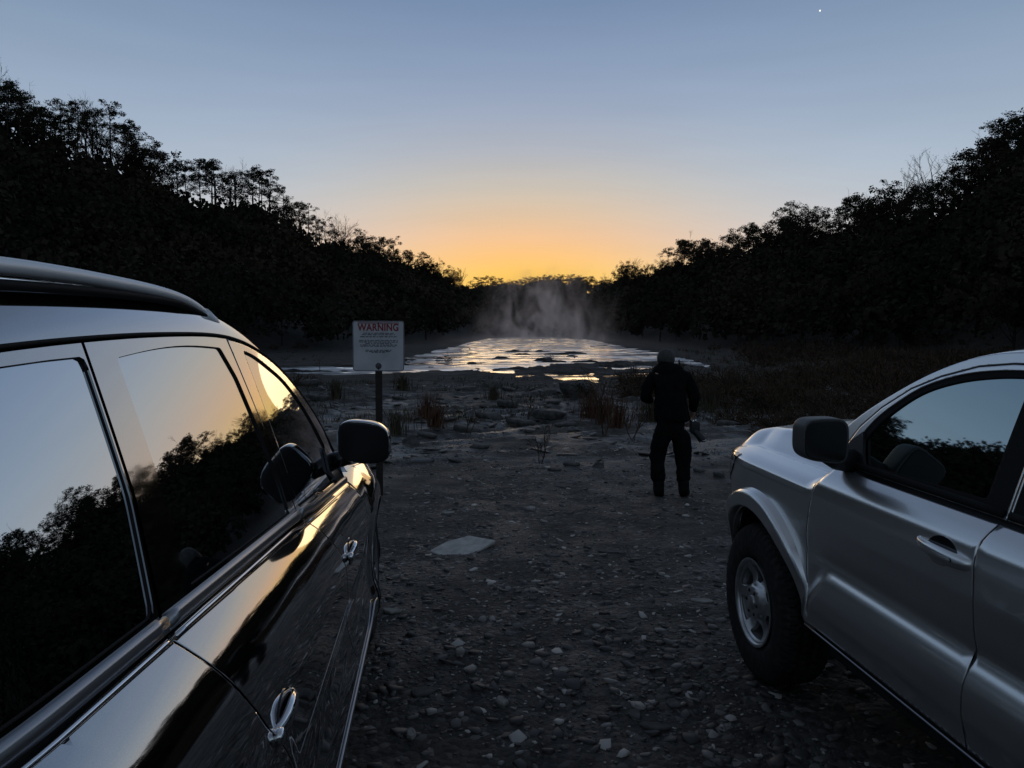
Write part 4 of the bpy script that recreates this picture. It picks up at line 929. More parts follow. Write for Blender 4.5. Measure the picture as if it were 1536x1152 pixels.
        # mirror
        def fnm(p, s=s):
            q = p.copy(); q[:,1] = np.where(q[:,1] < -.05, -.05, q[:,1]); q[:,2] *= 1+.10*(-s*q[:,0]/.12)*1; q[:,2] += -.06*(-s*q[:,0]-.02)*1; return q
        cxm, cym, czm = s*.965, 2.90+oy, 1.303
        mb = MB(); add_se(mb, (cxm,cym,czm), (.190,.17,.176), .5,.5,44,28,fnm); mir = mb.build('wing_mirror', M['grey_plastic'], root)
        mb = MB(); add_se(mb, (cxm+s*.004,cym-.0515,czm), (.172,.006,.158), .45,.5,40,10,fnm2(s)); mb.build('mirror_glass', M['mirror_dark'], mir)
        mb = MB(); mb.tube([(s*.80,2.96+oy,1.205),(s*.87,2.94+oy,1.215),(s*.94,2.915+oy,1.245)], [.05,.045,.035], 14); mb.build('mirror_arm', M['black'], mir)
        P('mirror_base', gside(s,.008), [np.array([(2.86,1.19),(3.055,1.19),(3.02,1.28),(2.955,1.325),(2.90,1.24)])], M['black'], root, thick=.012)
        # arch edge
        for cy in (FWY,RWY):
            t = np.linspace(R(8), R(172), 44); yy = cy+AR*np.cos(t); zz = WR+AR*np.sin(t)
            def fl(u, w, cy=cy, s=s):
                # w: 0 at the body, rises over a crisp shoulder, runs flat to the opening, then turns in
                rad = np.interp(w, [0,.06,.25,.5,.85,1],[.098,.094,.082,.064,.004,.004]); outw = np.interp(w, [0,.06,.14,.25,.38,.5,.85,1],[-.006,-.006,.010,.031,.044,.049,.054,-.03])
                yy = cy+(AR+rad)*np.cos(u); zz = WR+(AR+rad)*np.sin(u); fade = .12+.88*sstep(.55,.84,zz)
                return np.stack([s*(D(yy,zz)+np.where(outw > 0, outw*fade, outw)*(.4+.6*plan(yy))), yy+oy, zz], 1)
            grid('wheel_arch_flare', fl, np.linspace(R(8), R(172), 90), np.linspace(0,1,41), M['truck_paint'], root, sgn=-s)
    us = np.sin(np.linspace(-math.pi/2, math.pi/2, 50)*.999)
    def roofS(u, y):
        w = G(y, gz_(y)); c = np.interp(y,[.62,1.2,2.0,2.4,2.7],[.04,.06,.058,.032,.015])
        return np.stack([u*w, y+oy, gz_(y)+c*.6*(1-np.abs(u)**3)**.55+c*.5*(1-u*u)], 1)
    hdr = lambda u: 2.52+.10*(1-u*u)
    grid('roof', lambda u, t: roofS(u, .64+t*(hdr(u)-.64)), us, np.linspace(0,1,40), M['truck_paint'], root)
    def ws(u, t):
        yr = hdr(u); pr = roofS(u, yr); yb = 3.22+.20*(1-u*u); zb2 = 1.15
        ye = 2.52+(3.26-2.52)*t; ze = gz_(ye); xe = G(ye, ze); k = np.abs(u)**8
        return np.stack([u*xe, (1-k)*(yr+(yb-yr)*t)+k*ye+oy, (1-k)*(pr[:,2]+(zb2-pr[:,2])*t**1.12)+k*ze], 1)
    grid('windscreen', ws, us, np.linspace(0,1,24), M['tint_truck'], root)
    def rw(u, t): z = 1.12+t*(1.66-1.12); return np.stack([u*G(np.full_like(u,.66),z), .72-.08*(z-1.12)*1-.03*(1-u*u)+oy+.0*u, z], 1)
    grid('cab_back', rw, np.linspace(-1,1,20), np.linspace(0,1,10), M['truck_paint'], root, sgn=-1)
    patch('rear_window', rw, [rounded([(-.75,.3),(.75,.3),(.7,.85),(-.7,.85)],.06)], M['tint_truck'], root, sgn=1, off=-.006, step=.08)
    def hood(u, t):
        ye = 3.12+t*1.12; cr = np.interp(ye,[3.1,3.95,4.24],[1.115,1.113,1.065])-.002; w = D(ye, cr)
        y0 = 3.12+.20*(1-u*u); yf = YF+LF*(1-np.abs(.835*u)**2.5)**.4; au = np.abs(u)
        bul = .80*sstep(1.0,.80,au)+.20*(1-u*u)+.10*sstep(.60,.50,au)
        return np.stack([u*w, y0+t*(yf-y0)+oy, cr+.112*np.interp(t,[0,.15,.6,.85,.95,1],[.9,1,1,.8,.45,0])*bul], 1)
    grid('bonnet', hood, np.linspace(-1,1,110), np.linspace(0,1,50), M['truck_paint'], root)
    mb = MB(); add_se(mb, (0,3.55+oy,1.245),(.62,.55,.05),.8,.6,30,10); mb.build('bonnet_scoop', M['truck_paint'], root)
    def front(th, z):
        n = 2.5; c = np.cos(th); sn = np.sin(th); d0 = base_f(np.clip(z,.45,1.06))
        return np.stack([np.sign(c)*np.abs(c)**(2/n)*d0, YF+LF*np.abs(sn)**(2/n)*(1+.06*sstep(.8,.6,z))+oy, z], 1)
    grid('front_bumper', front, np.linspace(R(37), R(143), 60), np.linspace(.42,1.066,24), M['truck_paint'], root, sgn=-1)
    for s in (1,-1): patch('headlight', side(s), [rounded([(3.97,.985),(4.09,.90),(4.236,.88),(4.236,1.05),(3.90,1.078)],.015)], M['lamp'], root, sgn=s, off=.005, thick=.006, step=.02)
    for aa in ((37.3,62),(118,142.7)): patch('headlight', front, [rounded([(R(aa[0]),.89),(R(aa[1]),.87),(R(aa[1]),1.035),(R(aa[0]),1.05)],.02)], M['lamp'], root, sgn=-1, off=.012)
    patch('grille', front, [rounded([(R(70),.62),(R(110),.62),(R(113),1.0),(R(67),1.0)],.04)], M['black_gloss'], root, sgn=-1, off=.008)
    # bed: floor, front wall, tailgate
    mb = MB(); mb.box((0,-.15+oy,.72),(1.6,1.78,.04)); mb.box((0,.73+oy,.93),(1.66,.04,.42)); mb.box((0,-1.07+oy,.86),(1.72,.05,.62))
    for s in (1,-1): mb.box((s*.80,-.16+oy,1.145),(.10,1.78,.05))
    mb.build('cargo_bed', M['truck_paint'], root, smooth=False)
    mb = MB(); mb.box((0,1.6+oy,.44),(1.30,5.2,.16)); mb.box((0,FWY+oy,.36),(1.5,.10,.10)); mb.box((0,RWY+oy,.36),(1.5,.12,.12)); mb.build('chassis', M['black'], root, smooth=False)
    for s in (1,-1):
        for cy in (FWY, RWY): wheel(root, cy+oy, s*.935, s, WR, .25, .212, True)
    return root
def fnm2(s):
    def f(p):
        q = p.copy(); q[:,2] *= 1+.10*(-s*q[:,0]/.12); q[:,2] += -.06*(-s*q[:,0]-.02); return q
    return f
truck = build_truck()

# ------------------------------------------------------------------ skinned figures
def skin_mesh(name, J, E, mat_, parent=None, sub=2, root=0, disp=None):
    names = list(J.keys()); idx = {k:i for i,k in enumerate(names)}
    me = bpy.data.meshes.new(name); me.from_pydata([J[k][0] for k in names], [(idx[a],idx[b]) for a,b in E], []); me.update()
    o = bpy.data.objects.new(name, me); COL.objects.link(o)
    sk = o.modifiers.new('skin', 'SKIN'); sk.use_smooth_shade = True; sk.branch_smoothing = .6
    for i,k in enumerate(names):
        r = J[k][1]; r = r if isinstance(r, (tuple,list)) else (r,r)
        me.skin_vertices[0].data[i].radius = r; me.skin_vertices[0].data[i].use_root = (i == root)
    ss = o.modifiers.new('sub', 'SUBSURF'); ss.levels = sub; ss.render_levels = sub
    bpy.context.view_layer.update(); dg = bpy.context.evaluated_depsgraph_get()
    m2 = bpy.data.meshes.new_from_object(o.evaluated_get(dg), depsgraph=dg); bpy.data.objects.remove(o)
    if disp is not None:
        co = np.zeros(len(m2.vertices)*3); m2.vertices.foreach_get('co', co); co = disp(co.reshape(-1,3)); m2.vertices.foreach_set('co', co.ravel().astype(np.float32)); m2.update()
    m2.polygons.foreach_set('use_smooth', np.ones(len(m2.polygons), bool)); m2.name = name
    return link(name, m2, mat_, parent)
def folds(amp, s):
    def f(P):
        c = P.mean(0); n = P-c; n[:,2] = 0; n /= np.linalg.norm(n, axis=1)[:,None]+1e-6
        k = fbm(P[:,0]*s+P[:,1]*s*.7+5, P[:,2]*s*1.5+9, 3, 5)-.5
        return P+n*(k*amp)[:,None]
    return f
def build_person():
    p = on_ground(1003, 745); d = float(np.dot(p-EYE, FW)); gzv = gz(p[0], p[1])
    k = 1.0
    SC = 1.075; gzv -= .03
    root = tag(empty('person', (p[0],p[1],gzv), -YAW), 'person in dark jacket, baggy trousers and boots standing with head bowed, seen from behind', 'person')
    root.scale = (SC,)*3
    # local: +x right, +y away from the camera
    J = {'pelvis':((.02,0,.90),(.12,.095)),'belly':((.015,.01,1.06),(.125,.095)),'chest':((.01,.035,1.26),(.15,.11)),'yoke':((.0,.08,1.39),(.12,.085)),
         'neck':((-.01,.15,1.475),(.06,.06)),'skull0':((-.01,.20,1.515),(.075,.085)),'skull1':((-.015,.235,1.565),(.078,.092)),'crown':((-.015,.225,1.62),(.045,.06)),
         'shL':((-.185,.07,1.40),(.072,.072)),'elL':((-.275,.06,1.16),(.05,.05)),'wrL':((-.13,.28,1.10),(.03,.034)),'paL':((-.085,.33,1.115),(.02,.038)),
         'shR':((.195,.07,1.40),(.072,.072)),'elR':((.285,.02,1.15),(.05,.05)),'wrR':((.29,.15,.955),(.03,.032)),'paR':((.285,.18,.90),(.022,.038)),
         'hipL':((-.085,0,.78),(.085,.09)),'knL':((-.130,.03,.475),(.055,.06)),'anL':((-.115,0,.10),(.045,.05)),'ftL':((-.10,.10,.045),(.045,.035)),'toL':((-.08,.20,.035),(.04,.025)),
         'hipR':((.125,0,.78),(.085,.09)),'knR':((.162,.03,.475),(.055,.06)),'anR':((.165,0,.10),(.045,.05)),'ftR':((.20,.09,.045),(.045,.035)),'toR':((.25,.17,.035),(.04,.025))}
    E = [('pelvis','belly'),('belly','chest'),('chest','yoke'),('yoke','neck'),('neck','skull0'),('skull0','skull1'),('skull1','crown'),('yoke','shL'),('shL','elL'),('elL','wrL'),('wrL','paL'),('yoke','shR'),('shR','elR'),('elR','wrR'),('wrR','paR'),
         ('pelvis','hipL'),('hipL','knL'),('knL','anL'),('anL','ftL'),('ftL','toL'),('pelvis','hipR'),('hipR','knR'),('knR','anR'),('anR','ftR'),('ftR','toR')]
    # fingers: chains from each palm
    for s, base, dirv, sp in (('L',(-.085,.33,1.115),(.80,.55,.05),(-.1,.1,-1)),('R',(.285,.18,.90),(-.05,.35,-.93),(0,1,.25))):
        b = np.array(base); dv = np.array(dirv)/np.linalg.norm(dirv); sv = np.array(sp)/np.linalg.norm(sp); cu = np.cross(dv, sv)*(1 if s == 'L' else -1)
        for q,(o,l) in enumerate(((-.030,.070),(-.010,.080),(.010,.076),(.028,.060))):
            a = b+sv*o+dv*.03; m1 = a+dv*l*.5+cu*.006; m2 = m1+dv*l*.35+cu*.022; m3 = m2+dv*l*.12+cu*.024
            prev = 'pa'+s
            for w, (pt, rr) in enumerate(((a,.0105),(m1,.0095),(m2,.0085),(m3,.007))):
                nm = f'f{s}{q}{w}'; J[nm] = (tuple(pt), rr); E.append((prev, nm)); prev = nm
        t0 = b-sv*.035+cu*.012; t1 = t0+dv*.035-sv*.012+cu*.015
        J[f't{s}0'] = (tuple(t0), .011); J[f't{s}1'] = (tuple(t1), .009); E += [('pa'+s, f't{s}0'), (f't{s}0', f't{s}1')]
    body = skin_mesh('body', J, E, M['skin'], root)
    # face: nose, ears are shallow shapes on the head, facing away and down
    mb = MB(); add_se(mb, (-.015,.330,1.54), (.03,.04,.05), .9,.9,12,8); mb.build('nose', M['skin'], body)
    for s in (1,-1):
        mb = MB(); add_se(mb, (-.013+s*.092,.225,1.55), (.018,.04,.06), .8,.8,12,8); mb.build('ear', M['skin'], body)
        mb = MB(); add_se(mb, (-.013+s*.032,.318,1.575), (.03,.02,.018), .9,.9,10,6); mb.build('eye', M['black_gloss'], body)
    mb = MB(); add_se(mb, (-.015,.318,1.50), (.05,.016,.014), .9,.9,12,6); mb.build('mouth', M['sign_red'], body)
    # hair cap
    def hairf(P):
        n = fbm(P[:,0]*60+4, P[:,2]*60+P[:,1]*30, 3, 3)[:,None]-.5; return P*(1+.10*n)
    mb = MB(); add_se(mb, (-.012,.21,1.592), (.20,.23,.23), .9,.95,40,26, hairf); mb.build('hair', M['hair'], root)
    # jacket
    Jk = {'hem0':((.018,.0,.86),(.215,.165)),'hem':((.018,.005,.92),(.222,.17)),'waist':((.015,.01,1.05),(.205,.165)),'rib':((.01,.03,1.22),(.225,.175)),'yoke':((.0,.07,1.385),(.215,.16)),'collar':((-.01,.12,1.475),(.135,.12)),'collar2':((-.012,.165,1.515),(.098,.10)),
          'shL':((-.185,.07,1.395),(.098,.095)),'uaL':((-.245,.06,1.27),(.078,.078)),'elL':((-.280,.055,1.15),(.070,.072)),'cuL':((-.16,.255,1.105),(.048,.050)),
          'shR':((.195,.07,1.395),(.098,.095)),'uaR':((.252,.045,1.27),(.078,.078)),'elR':((.290,.02,1.14),(.066,.070)),'cuR':((.292,.14,.985),(.046,.048))}
    skin_mesh('jacket', Jk, [('hem0','hem'),('hem','waist'),('waist','rib'),('rib','yoke'),('yoke','collar'),('collar','collar2'),('yoke','shL'),('shL','uaL'),('uaL','elL'),('elL','cuL'),('yoke','shR'),('shR','uaR'),('uaR','elR'),('elR','cuR')], M['jacket'], root, disp=folds(.035,9))
    mb = MB(); add_se(mb, (-.005,.105,1.435), (.36,.25,.22), .8,.9,30,14, lambda P: P*(1+.08*(fbm(P[:,0]*30,P[:,2]*30,2,2)[:,None]-.5))); mb.build('hood', M['jacket'], root)
    Jt = {'top0':((.02,0,1.04),(.17,.145)),'top':((.02,0,.95),(.19,.155)),'seat':((.02,-.01,.84),(.215,.175)),'hL':((-.090,0,.74),(.138,.14)),'tL':((-.115,.02,.60),(.108,.115)),'kL':((-.133,.03,.46),(.092,.10)),'cL':((-.125,.0,.32),(.080,.088)),'bL':((-.12,0,.24),(.074,.082)),'zL':((-.117,0,.18),(.070,.078)),
          'hR':((.130,0,.74),(.138,.14)),'tR':((.150,.02,.60),(.112,.118)),'kR':((.165,.03,.46),(.094,.10)),'cR':((.166,.0,.32),(.080,.088)),'bR':((.166,0,.24),(.074,.082)),'zR':((.165,0,.18),(.070,.078))}
    skin_mesh('trousers', Jt, [('top0','top'),('top','seat'),('seat','hL'),('hL','tL'),('tL','kL'),('kL','cL'),('cL','bL'),('bL','zL'),('seat','hR'),('hR','tR'),('tR','kR'),('kR','cR'),('cR','bR'),('bR','zR')], M['trousers'], root, disp=folds(.045,11))
    for s, x, ft, to in (('L',-.115,(-.098,.11,.055),(-.075,.215,.045)),('R',.165,(.205,.10,.055),(.255,.185,.045))):
        skin_mesh('boot', {'a':((x,0,.09),(.076,.080)),'s':((x,0,.17),(.074,.080)),'t':((x,0,.25),(.082,.088)),'h':((x,-.045,.03),(.068,.062)),'f':(ft,(.070,.060)),'o':(to,(.064,.050))}, [('a','s'),('s','t'),('a','h'),('a','f'),('f','o')], M['boot'], root)
    # photo camera hanging by the right hip (a thing of its own)
    fwd = np.array([math.sin(YAW), math.cos(YAW)]); rgt = np.array([math.cos(YAW), -math.sin(YAW)])
    q = p[:2]+(rgt*.305+fwd*.10)*SC
    cm = tag(empty('photo_camera', (q[0],q[1],gzv+.70*SC), -YAW), 'black camera with long lens hanging on a strap by the right hip of the person', 'camera')
    cm.scale = (SC*1.1,)*3
    mb = MB(); add_se(mb, (0,0,.10), (.10,.085,.125), .35,.3,24,14); mb.build('camera_body', M['black'], cm)
    mb = MB(); mb.tube([(.0,-.01,.06),(.035,-.03,.02),(.075,-.05,-.03)], [.038,.036,.042], 22); ln = mb.build('lens_barrel', M['black'], cm, angle=40)
    mb = MB(); add_se(mb, (.078,-.052,-.034), (.064,.064,.03), .8,1,20,8, lambda P: (Matrix.Rotation(R(40),3,'Y') @ Matrix(P.T.tolist())).transposed() if False else P); mb.build('front_glass', M['lens'], ln)
    mb = MB(); mb.lathe([(0,.012),(.018,.012),(.020,.002)], seg=14, axis='z', c=(-.02,0,.158)); mb.build('dial', M['chrome'], cm)
    mb = MB(); mb.tube([(-.04,0,.14),(-.08,.02,.32),(-.12,.02,.55),(-.17,.02,.80)], .007, 6, flat=2.0); mb.build('strap', M['jacket'], cm)
    mb = MB(); mb.lathe([(0,.0005),(0,.010),(.004,.011)], seg=14, axis='y', c=(.0,-.045,.175)); mb.build('strap_ring', M['chrome'], cm)
build_person()

# ------------------------------------------------------------------ warning sign
def rrect(w, h, r, n=6):
    P = []
    for cx, cz, a0 in ((w/2-r,h/2-r,0),(-w/2+r,h/2-r,90),(-w/2+r,-h/2+r,180),(w/2-r,-h/2+r,270)):
        for t in np.linspace(a0, a0+90, n): P.append((cx+r*math.cos(R(t)), cz+r*math.sin(R(t))))
    return np.array(P)
def build_sign():
    D_ = 9.3; ctr = EYE+ray(566.5, 519)*D_; gx = EYE+ray(568,519)*D_; g = gz(gx[0], gx[1])
    w = 76.5/FPX*D_; h = 75/FPX*D_
    root = tag(empty('warning_sign', (ctr[0],ctr[1],g), -YAW+R(2)), 'square white warning sign with rounded corners on a dark steel post beyond the dark car', 'sign')
    zc = ctr[2]-g; root.rotation_euler[1] = R(.3)
    def plane(y): return lambda u, v: np.stack([u, np.full_like(u,y), v+zc], 1)
    pl = patch('sign_plate', plane(-.004), [rrect(w,h,.03)], M['sign_face'], root, step=.05, thick=.006, sgn=1, bevel=.001)
    patch('sign_back', plane(.0025), [rrect(w-.002,h-.002,.03)], M['steel'], root, step=.1, thick=.001, sgn=-1, bevel=0)
    patch('sign_border', plane(-.0055), [rrect(w-.006,h-.006,.028), rrect(w-.018,h-.018,.024)], M['ink'], pl, step=.05, thick=.001, bevel=0)
    patch('faded_band', plane(-.0055), [np.array([(-w*.40,h*.44),(w*.40,h*.43),(w*.40,h*.475),(-w*.40,h*.485)])], M['sign_fade'], pl, step=.05, thick=.001, bevel=0)
    c = bpy.data.curves.new('warning_text', 'FONT'); c.body = 'WARNING'; c.align_x = 'CENTER'; c.align_y = 'CENTER'; c.size = .118; c.offset = .0038; c.extrude = .0006; c.space_character = 1.06
    o = bpy.data.objects.new('warning_text', c); COL.objects.link(o); bpy.context.view_layer.update()
    me = bpy.data.meshes.new_from_object(o.evaluated_get(bpy.context.evaluated_depsgraph_get())); wd = o.dimensions.x; bpy.data.objects.remove(o)
    t = link('warning_lettering', me, M['sign_red'], pl); t.rotation_euler = (math.pi/2,0,0); t.scale = (w*.80/max(wd,.01), 1, 1); t.location = (0,-.0062,zc+h*.365)
    # the small print is too worn to read: rows of worn word-long marks
    r_ = np.random.default_rng(5); mb = MB()
    rows = [(.255,.26,.017),(.225,.28,.017),(.185,.31,.019),(.110,.33,.017),(.080,.33,.017),(.050,.22,.015),(.018,.31,.018),(-.010,.30,.012),(-.085,.22,.017),(-.110,.22,.015),(-.132,.12,.012)]
    for zz, hw, hh in rows:
        x = -hw*.62/.62*w/.62; x = -hw*w*1.15
        end = hw*w*1.15
        while x < end:
            L_ = min(r_.uniform(.02,.06), end-x)
            if L_ > .008:
                n = max(2, int(L_/.0075)); e = L_/n
                for q in range(n):   # strokes of the worn letters
                    mb.box((x+(q+.5)*e, -.0052, zc+zz*h/.62*.62/.62*.62+r_.uniform(-.001,.001)), (e*r_.uniform(.6,.92), .0008, hh*h*r_.uniform(.9,1.4)))
            x += L_+.010
    o = mb.build('worn_small_print', M['ink'], pl, smooth=False); o['kind'] = 'stuff'
    mb = MB(); mb.lathe([(-.007,.0005),(-.007,.036),(-.002,.040)], seg=28, axis='y', c=(0,0,zc-h*.40)); mb.build('round_seal', M['ink'], pl)
    for zz in (.455,-.46):
        mb = MB(); mb.lathe([(-.016,.0005),(-.016,.007),(-.004,.010)], seg=12, axis='y', c=(0,0,zc+h*zz)); mb.build('bolt', M['steel'], root)
    mb = MB(); mb.box((0,.016,zc/2+h*.22-.15),(.012,.022,zc+h*.44+.3)); mb.box((-.024,.010,zc/2+h*.22-.15),(.036,.008,zc+h*.44+.3)); mb.box((.024,.010,zc/2+h*.22-.15),(.036,.008,zc+h*.44+.3)); mb.build('post', M['steel'], root, smooth=False)
build_sign()
def build_star():
    d = ray(1230, 16); p = EYE+d/np.linalg.norm(d)*4000
    m = mat('planet_light', (0,0,0), 1, emit=(1,.97,.92,1.3), noise=(2,(.01,.01,.01),2,.4,.6))
    mb = MB(); add_se(mb, (0,0,0), (7.5,7.5,7.5), 1,1,20,12); o = mb.build('star', m); o.location = p.tolist(); tag(o, 'single bright planet high in the dawn sky', 'star')
build_star()

# ------------------------------------------------------------------ trees
def tube_np(pts, rad, seg=5):
    mb = MB(); mb.tube(pts, rad, seg, cap=True); return np.concatenate(mb.V), mb.F
def leaf_cloud(r_, centres, radii, per, size, flat=.7, asp=.45):
    """leaf-sized quads scattered through a set of clumps"""
    C = np.repeat(np.array(centres), per, 0); Rr = np.repeat(np.array(radii), per, 0); n = len(C)
    d = r_.normal(size=(n,3)); d /= np.linalg.norm(d,axis=1)[:,None]; rad = r_.uniform(.25,1,n)**.55
    P = C+d*(rad*Rr)[:,None]*np.array([1,1,flat])
    a = r_.normal(size=(n,3)); a[:,2] *= .6; a /= np.linalg.norm(a,axis=1)[:,None]; b = np.cross(a, r_.normal(size=(n,3))); b /= np.linalg.norm(b,axis=1)[:,None]
    s = size*r_.uniform(.6,1.35,n)[:,None]; a = a*s; b = b*s*asp
    V = np.stack([P-a-b*.4, P+a*.2-b, P+a+b*.3, P-a*.1+b], 1).reshape(-1,3)
    F = np.arange(n*4).reshape(-1,4); return V, F
def grow(r_, base, dirv, length, rad, depth, out, tips, bend=.35, kids=(2,4), spread=.7, ratio=.62, upb=.25):
    n = 4; pts = [np.array(base, float)]; d = np.array(dirv, float); d /= np.linalg.norm(d)
    for i in range(n):
        d = d+r_.normal(size=3)*bend*.25; d[2] += upb*.12; d /= np.linalg.norm(d); pts.append(pts[-1]+d*length/n)
    out.append((np.array(pts), np.linspace(rad, rad*.5, n+1)))
    if depth == 0: tips.append(pts[-1]); return
    for q in range(r_.integers(kids[0], kids[1]+1)):
        t = r_.uniform(.35,1.0); i = min(n-1, int(t*n)); b = pts[i]+(pts[i+1]-pts[i])*(t*n-i)
        v = d+r_.normal(size=3)*spread; v[2] = v[2]*.7+upb
        grow(r_, b, v, length*ratio*r_.uniform(.75,1.2), rad*.55, depth-1, out, tips, bend, kids, spread, ratio, upb)
def tree_proto(kind, seed):
    r_ = np.random.default_rng(seed); H = {'pine':14.0,'bare':12.0,'leafy':10.0,'shrubby':6.0}[kind]*r_.uniform(.9,1.1)
    lean = r_.uniform(-.04,.04,2); tp = [np.array([lean[0]*z+.12*math.sin(z*.7+seed), lean[1]*z, z]) for z in np.linspace(-.8, H*(.97 if kind == 'pine' else .6), 9)]
    tr = MB(); tr.tube(tp, np.linspace(.22,.05 if kind == 'pine' else .11, 9)*(1 if kind != 'shrubby' else .4), 7)
    cr = []; segs = []; tips = []
    if kind == 'pine':
        cen = []; rad = []; z0 = H*r_.uniform(.42,.58)
        for i in range(r_.integers(13,19)):
            z = z0+(H-z0)*(i/15)**.85; z = min(z, H*.97); a = r_.uniform(0,6.28); L_ = (1.2+2.3*math.sin(min(1,(H-z)/(H-z0)+.12)*2.2))*r_.uniform(.55,1.25)
            b0 = np.array([lean[0]*z, lean[1]*z, z]); e = b0+np.array([math.cos(a)*L_, math.sin(a)*L_, L_*r_.uniform(.05,.4)])
            segs.append((np.array([b0, (b0+e)/2+[0,0,-.1], e]), np.array([.07,.045,.02])))
            for q in range(3):
                c = b0+(e-b0)*r_.uniform(.45,1.08)+r_.normal(size=3)*.28; cen.append(c); rad.append(r_.uniform(.45,.95))
        for q in range(4): cen.append(np.array([lean[0]*H, lean[1]*H, H*r_.uniform(.9,1.0)])+r_.normal(size=3)*.5); rad.append(r_.uniform(.5,.9))
        for q in range(5):  # dead stubs on the clear trunk
            z = r_.uniform(.2,1)*z0; a = r_.uniform(0,6.28); segs.append((np.array([[lean[0]*z,lean[1]*z,z],[math.cos(a)*.9,math.sin(a)*.9,z+.2]]), np.array([.03,.012])))
        LV, LF = leaf_cloud(r_, cen, rad, 46, .15, .62, .5)
    elif kind == 'bare':
        for q in range(r_.integers(7,10)):
            z = H*r_.uniform(.22,.60); a = r_.uniform(0,6.28); grow(r_, (lean[0]*z,lean[1]*z,z), (math.cos(a)*.55,math.sin(a)*.55,1.0), H*r_.uniform(.26,.40), .075, 3, segs, tips, .5, (2,4), .45, .62, .32)
        LV, LF = leaf_cloud(r_, tips[::4], np.full(len(tips[::4]),.35), 2, .07, 1, .6)
    else:
        for q in range(9):
            z = H*r_.uniform(.15,.58); a = r_.uniform(0,6.28); grow(r_, (lean[0]*z,lean[1]*z,z), (math.cos(a),math.sin(a),.8), H*r_.uniform(.22,.34), .07*(1 if kind == 'leafy' else .4), 2, segs, tips, .4, (2,3), .7, .6, .2)
        tt = np.array(tips); LV, LF = leaf_cloud(r_, tt, r_.uniform(.45,1.0,len(tt))*(1 if kind == 'leafy' else .7), 34, .15 if kind == 'leafy' else .12, .75, .6)
    B = MB()
    for p_, rd in segs: B.tube(p_, rd, 3 if len(p_) > 3 else 4, cap=False)
    BV = np.concatenate(B.V); q4 = np.array([f for f in B.F if len(f) == 4], int); q3 = [f for f in B.F if len(f) == 3]
    V = np.concatenate([BV, LV]); Fs = [np.concatenate([q4, LF+len(BV)])] + ([np.array(q3)] if q3 else [])
    me = mesh_np('crown', V, Fs); mt = {'pine':'needles','bare':'twig','leafy':'leaves','shrubby':'leaves'}[kind]
    me.materials.append(M['bark']); me.materials.append(M[mt]); idx = np.ones(len(me.polygons), np.int32); idx[:len(q4)] = 0; me.polygons.foreach_set('material_index', idx)
    tm = bpy.data.meshes.new('trunk'); tm.from_pydata(np.concatenate(tr.V).tolist(), [], tr.F); tm.materials.append(M['bark']); tm.polygons.foreach_set('use_smooth', np.ones(len(tm.polygons), bool)); tm.update()
    return tm, me, H
PROTO = {k:[tree_proto(k, s) for s in range(s0, s0+n)] for k, s0, n in (('pine',10,6),('bare',30,5),('leafy',50,5),('shrubby',70,3))}
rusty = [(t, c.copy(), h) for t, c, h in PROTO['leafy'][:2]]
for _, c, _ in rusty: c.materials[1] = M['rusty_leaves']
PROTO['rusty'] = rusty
NAMES = {'pine':'pine_tree','bare':'bare_tree','leafy':'leafy_tree','shrubby':'bush','rusty':'rust_tree'}
def plant(kind, x, y, H, lab, grp, r_, sink=.4):
    tm, cm_, h = PROTO[kind][int(r_.integers(len(PROTO[kind])))]
    z = gz(x, y)-sink; e = empty(NAMES[kind], (x,y,z), float(r_.uniform(0,6.28))); s = H/h; e.scale = (s*float(r_.uniform(.85,1.15)),)*2+(s,)
    tag(e, lab, 'bush' if kind == 'shrubby' else 'tree', grp)
    link('trunk', tm, None, e); link('crown', cm_, None, e)
    return e
KIND_WORDS = {'pine':'dark clear trunked pine','bare':'leafless tree with fine twigs','leafy':'round crowned dark tree','shrubby':'low dark bush','rusty':'rust coloured leafy tree'}
def place_name(px):
    for lim, w in ((130,'at the far left above the roof rail'),(245,'on the left ridge above the middle of the roof rail'),(345,'on the left ridge above the rail front end'),(480,'on the left ridge left of the warning sign'),(620,'on the left ridge above the warning sign'),(700,'low on the left ridge near the sunrise glow'),(905,'on the far hill behind the river mist'),(1000,'at the low end of the right ridge'),(1120,'on the right ridge above the standing person'),(1260,'on the right ridge above the pickup bonnet'),(1390,'on the right ridge above the pickup mirror'),(1470,'on the right ridge above the pickup window'),(9999,'at the far right top of the right ridge')):
        if px < lim: return w
def az_to_px(a): return 768+FPX*math.tan(a)/math.cos(PITCH)
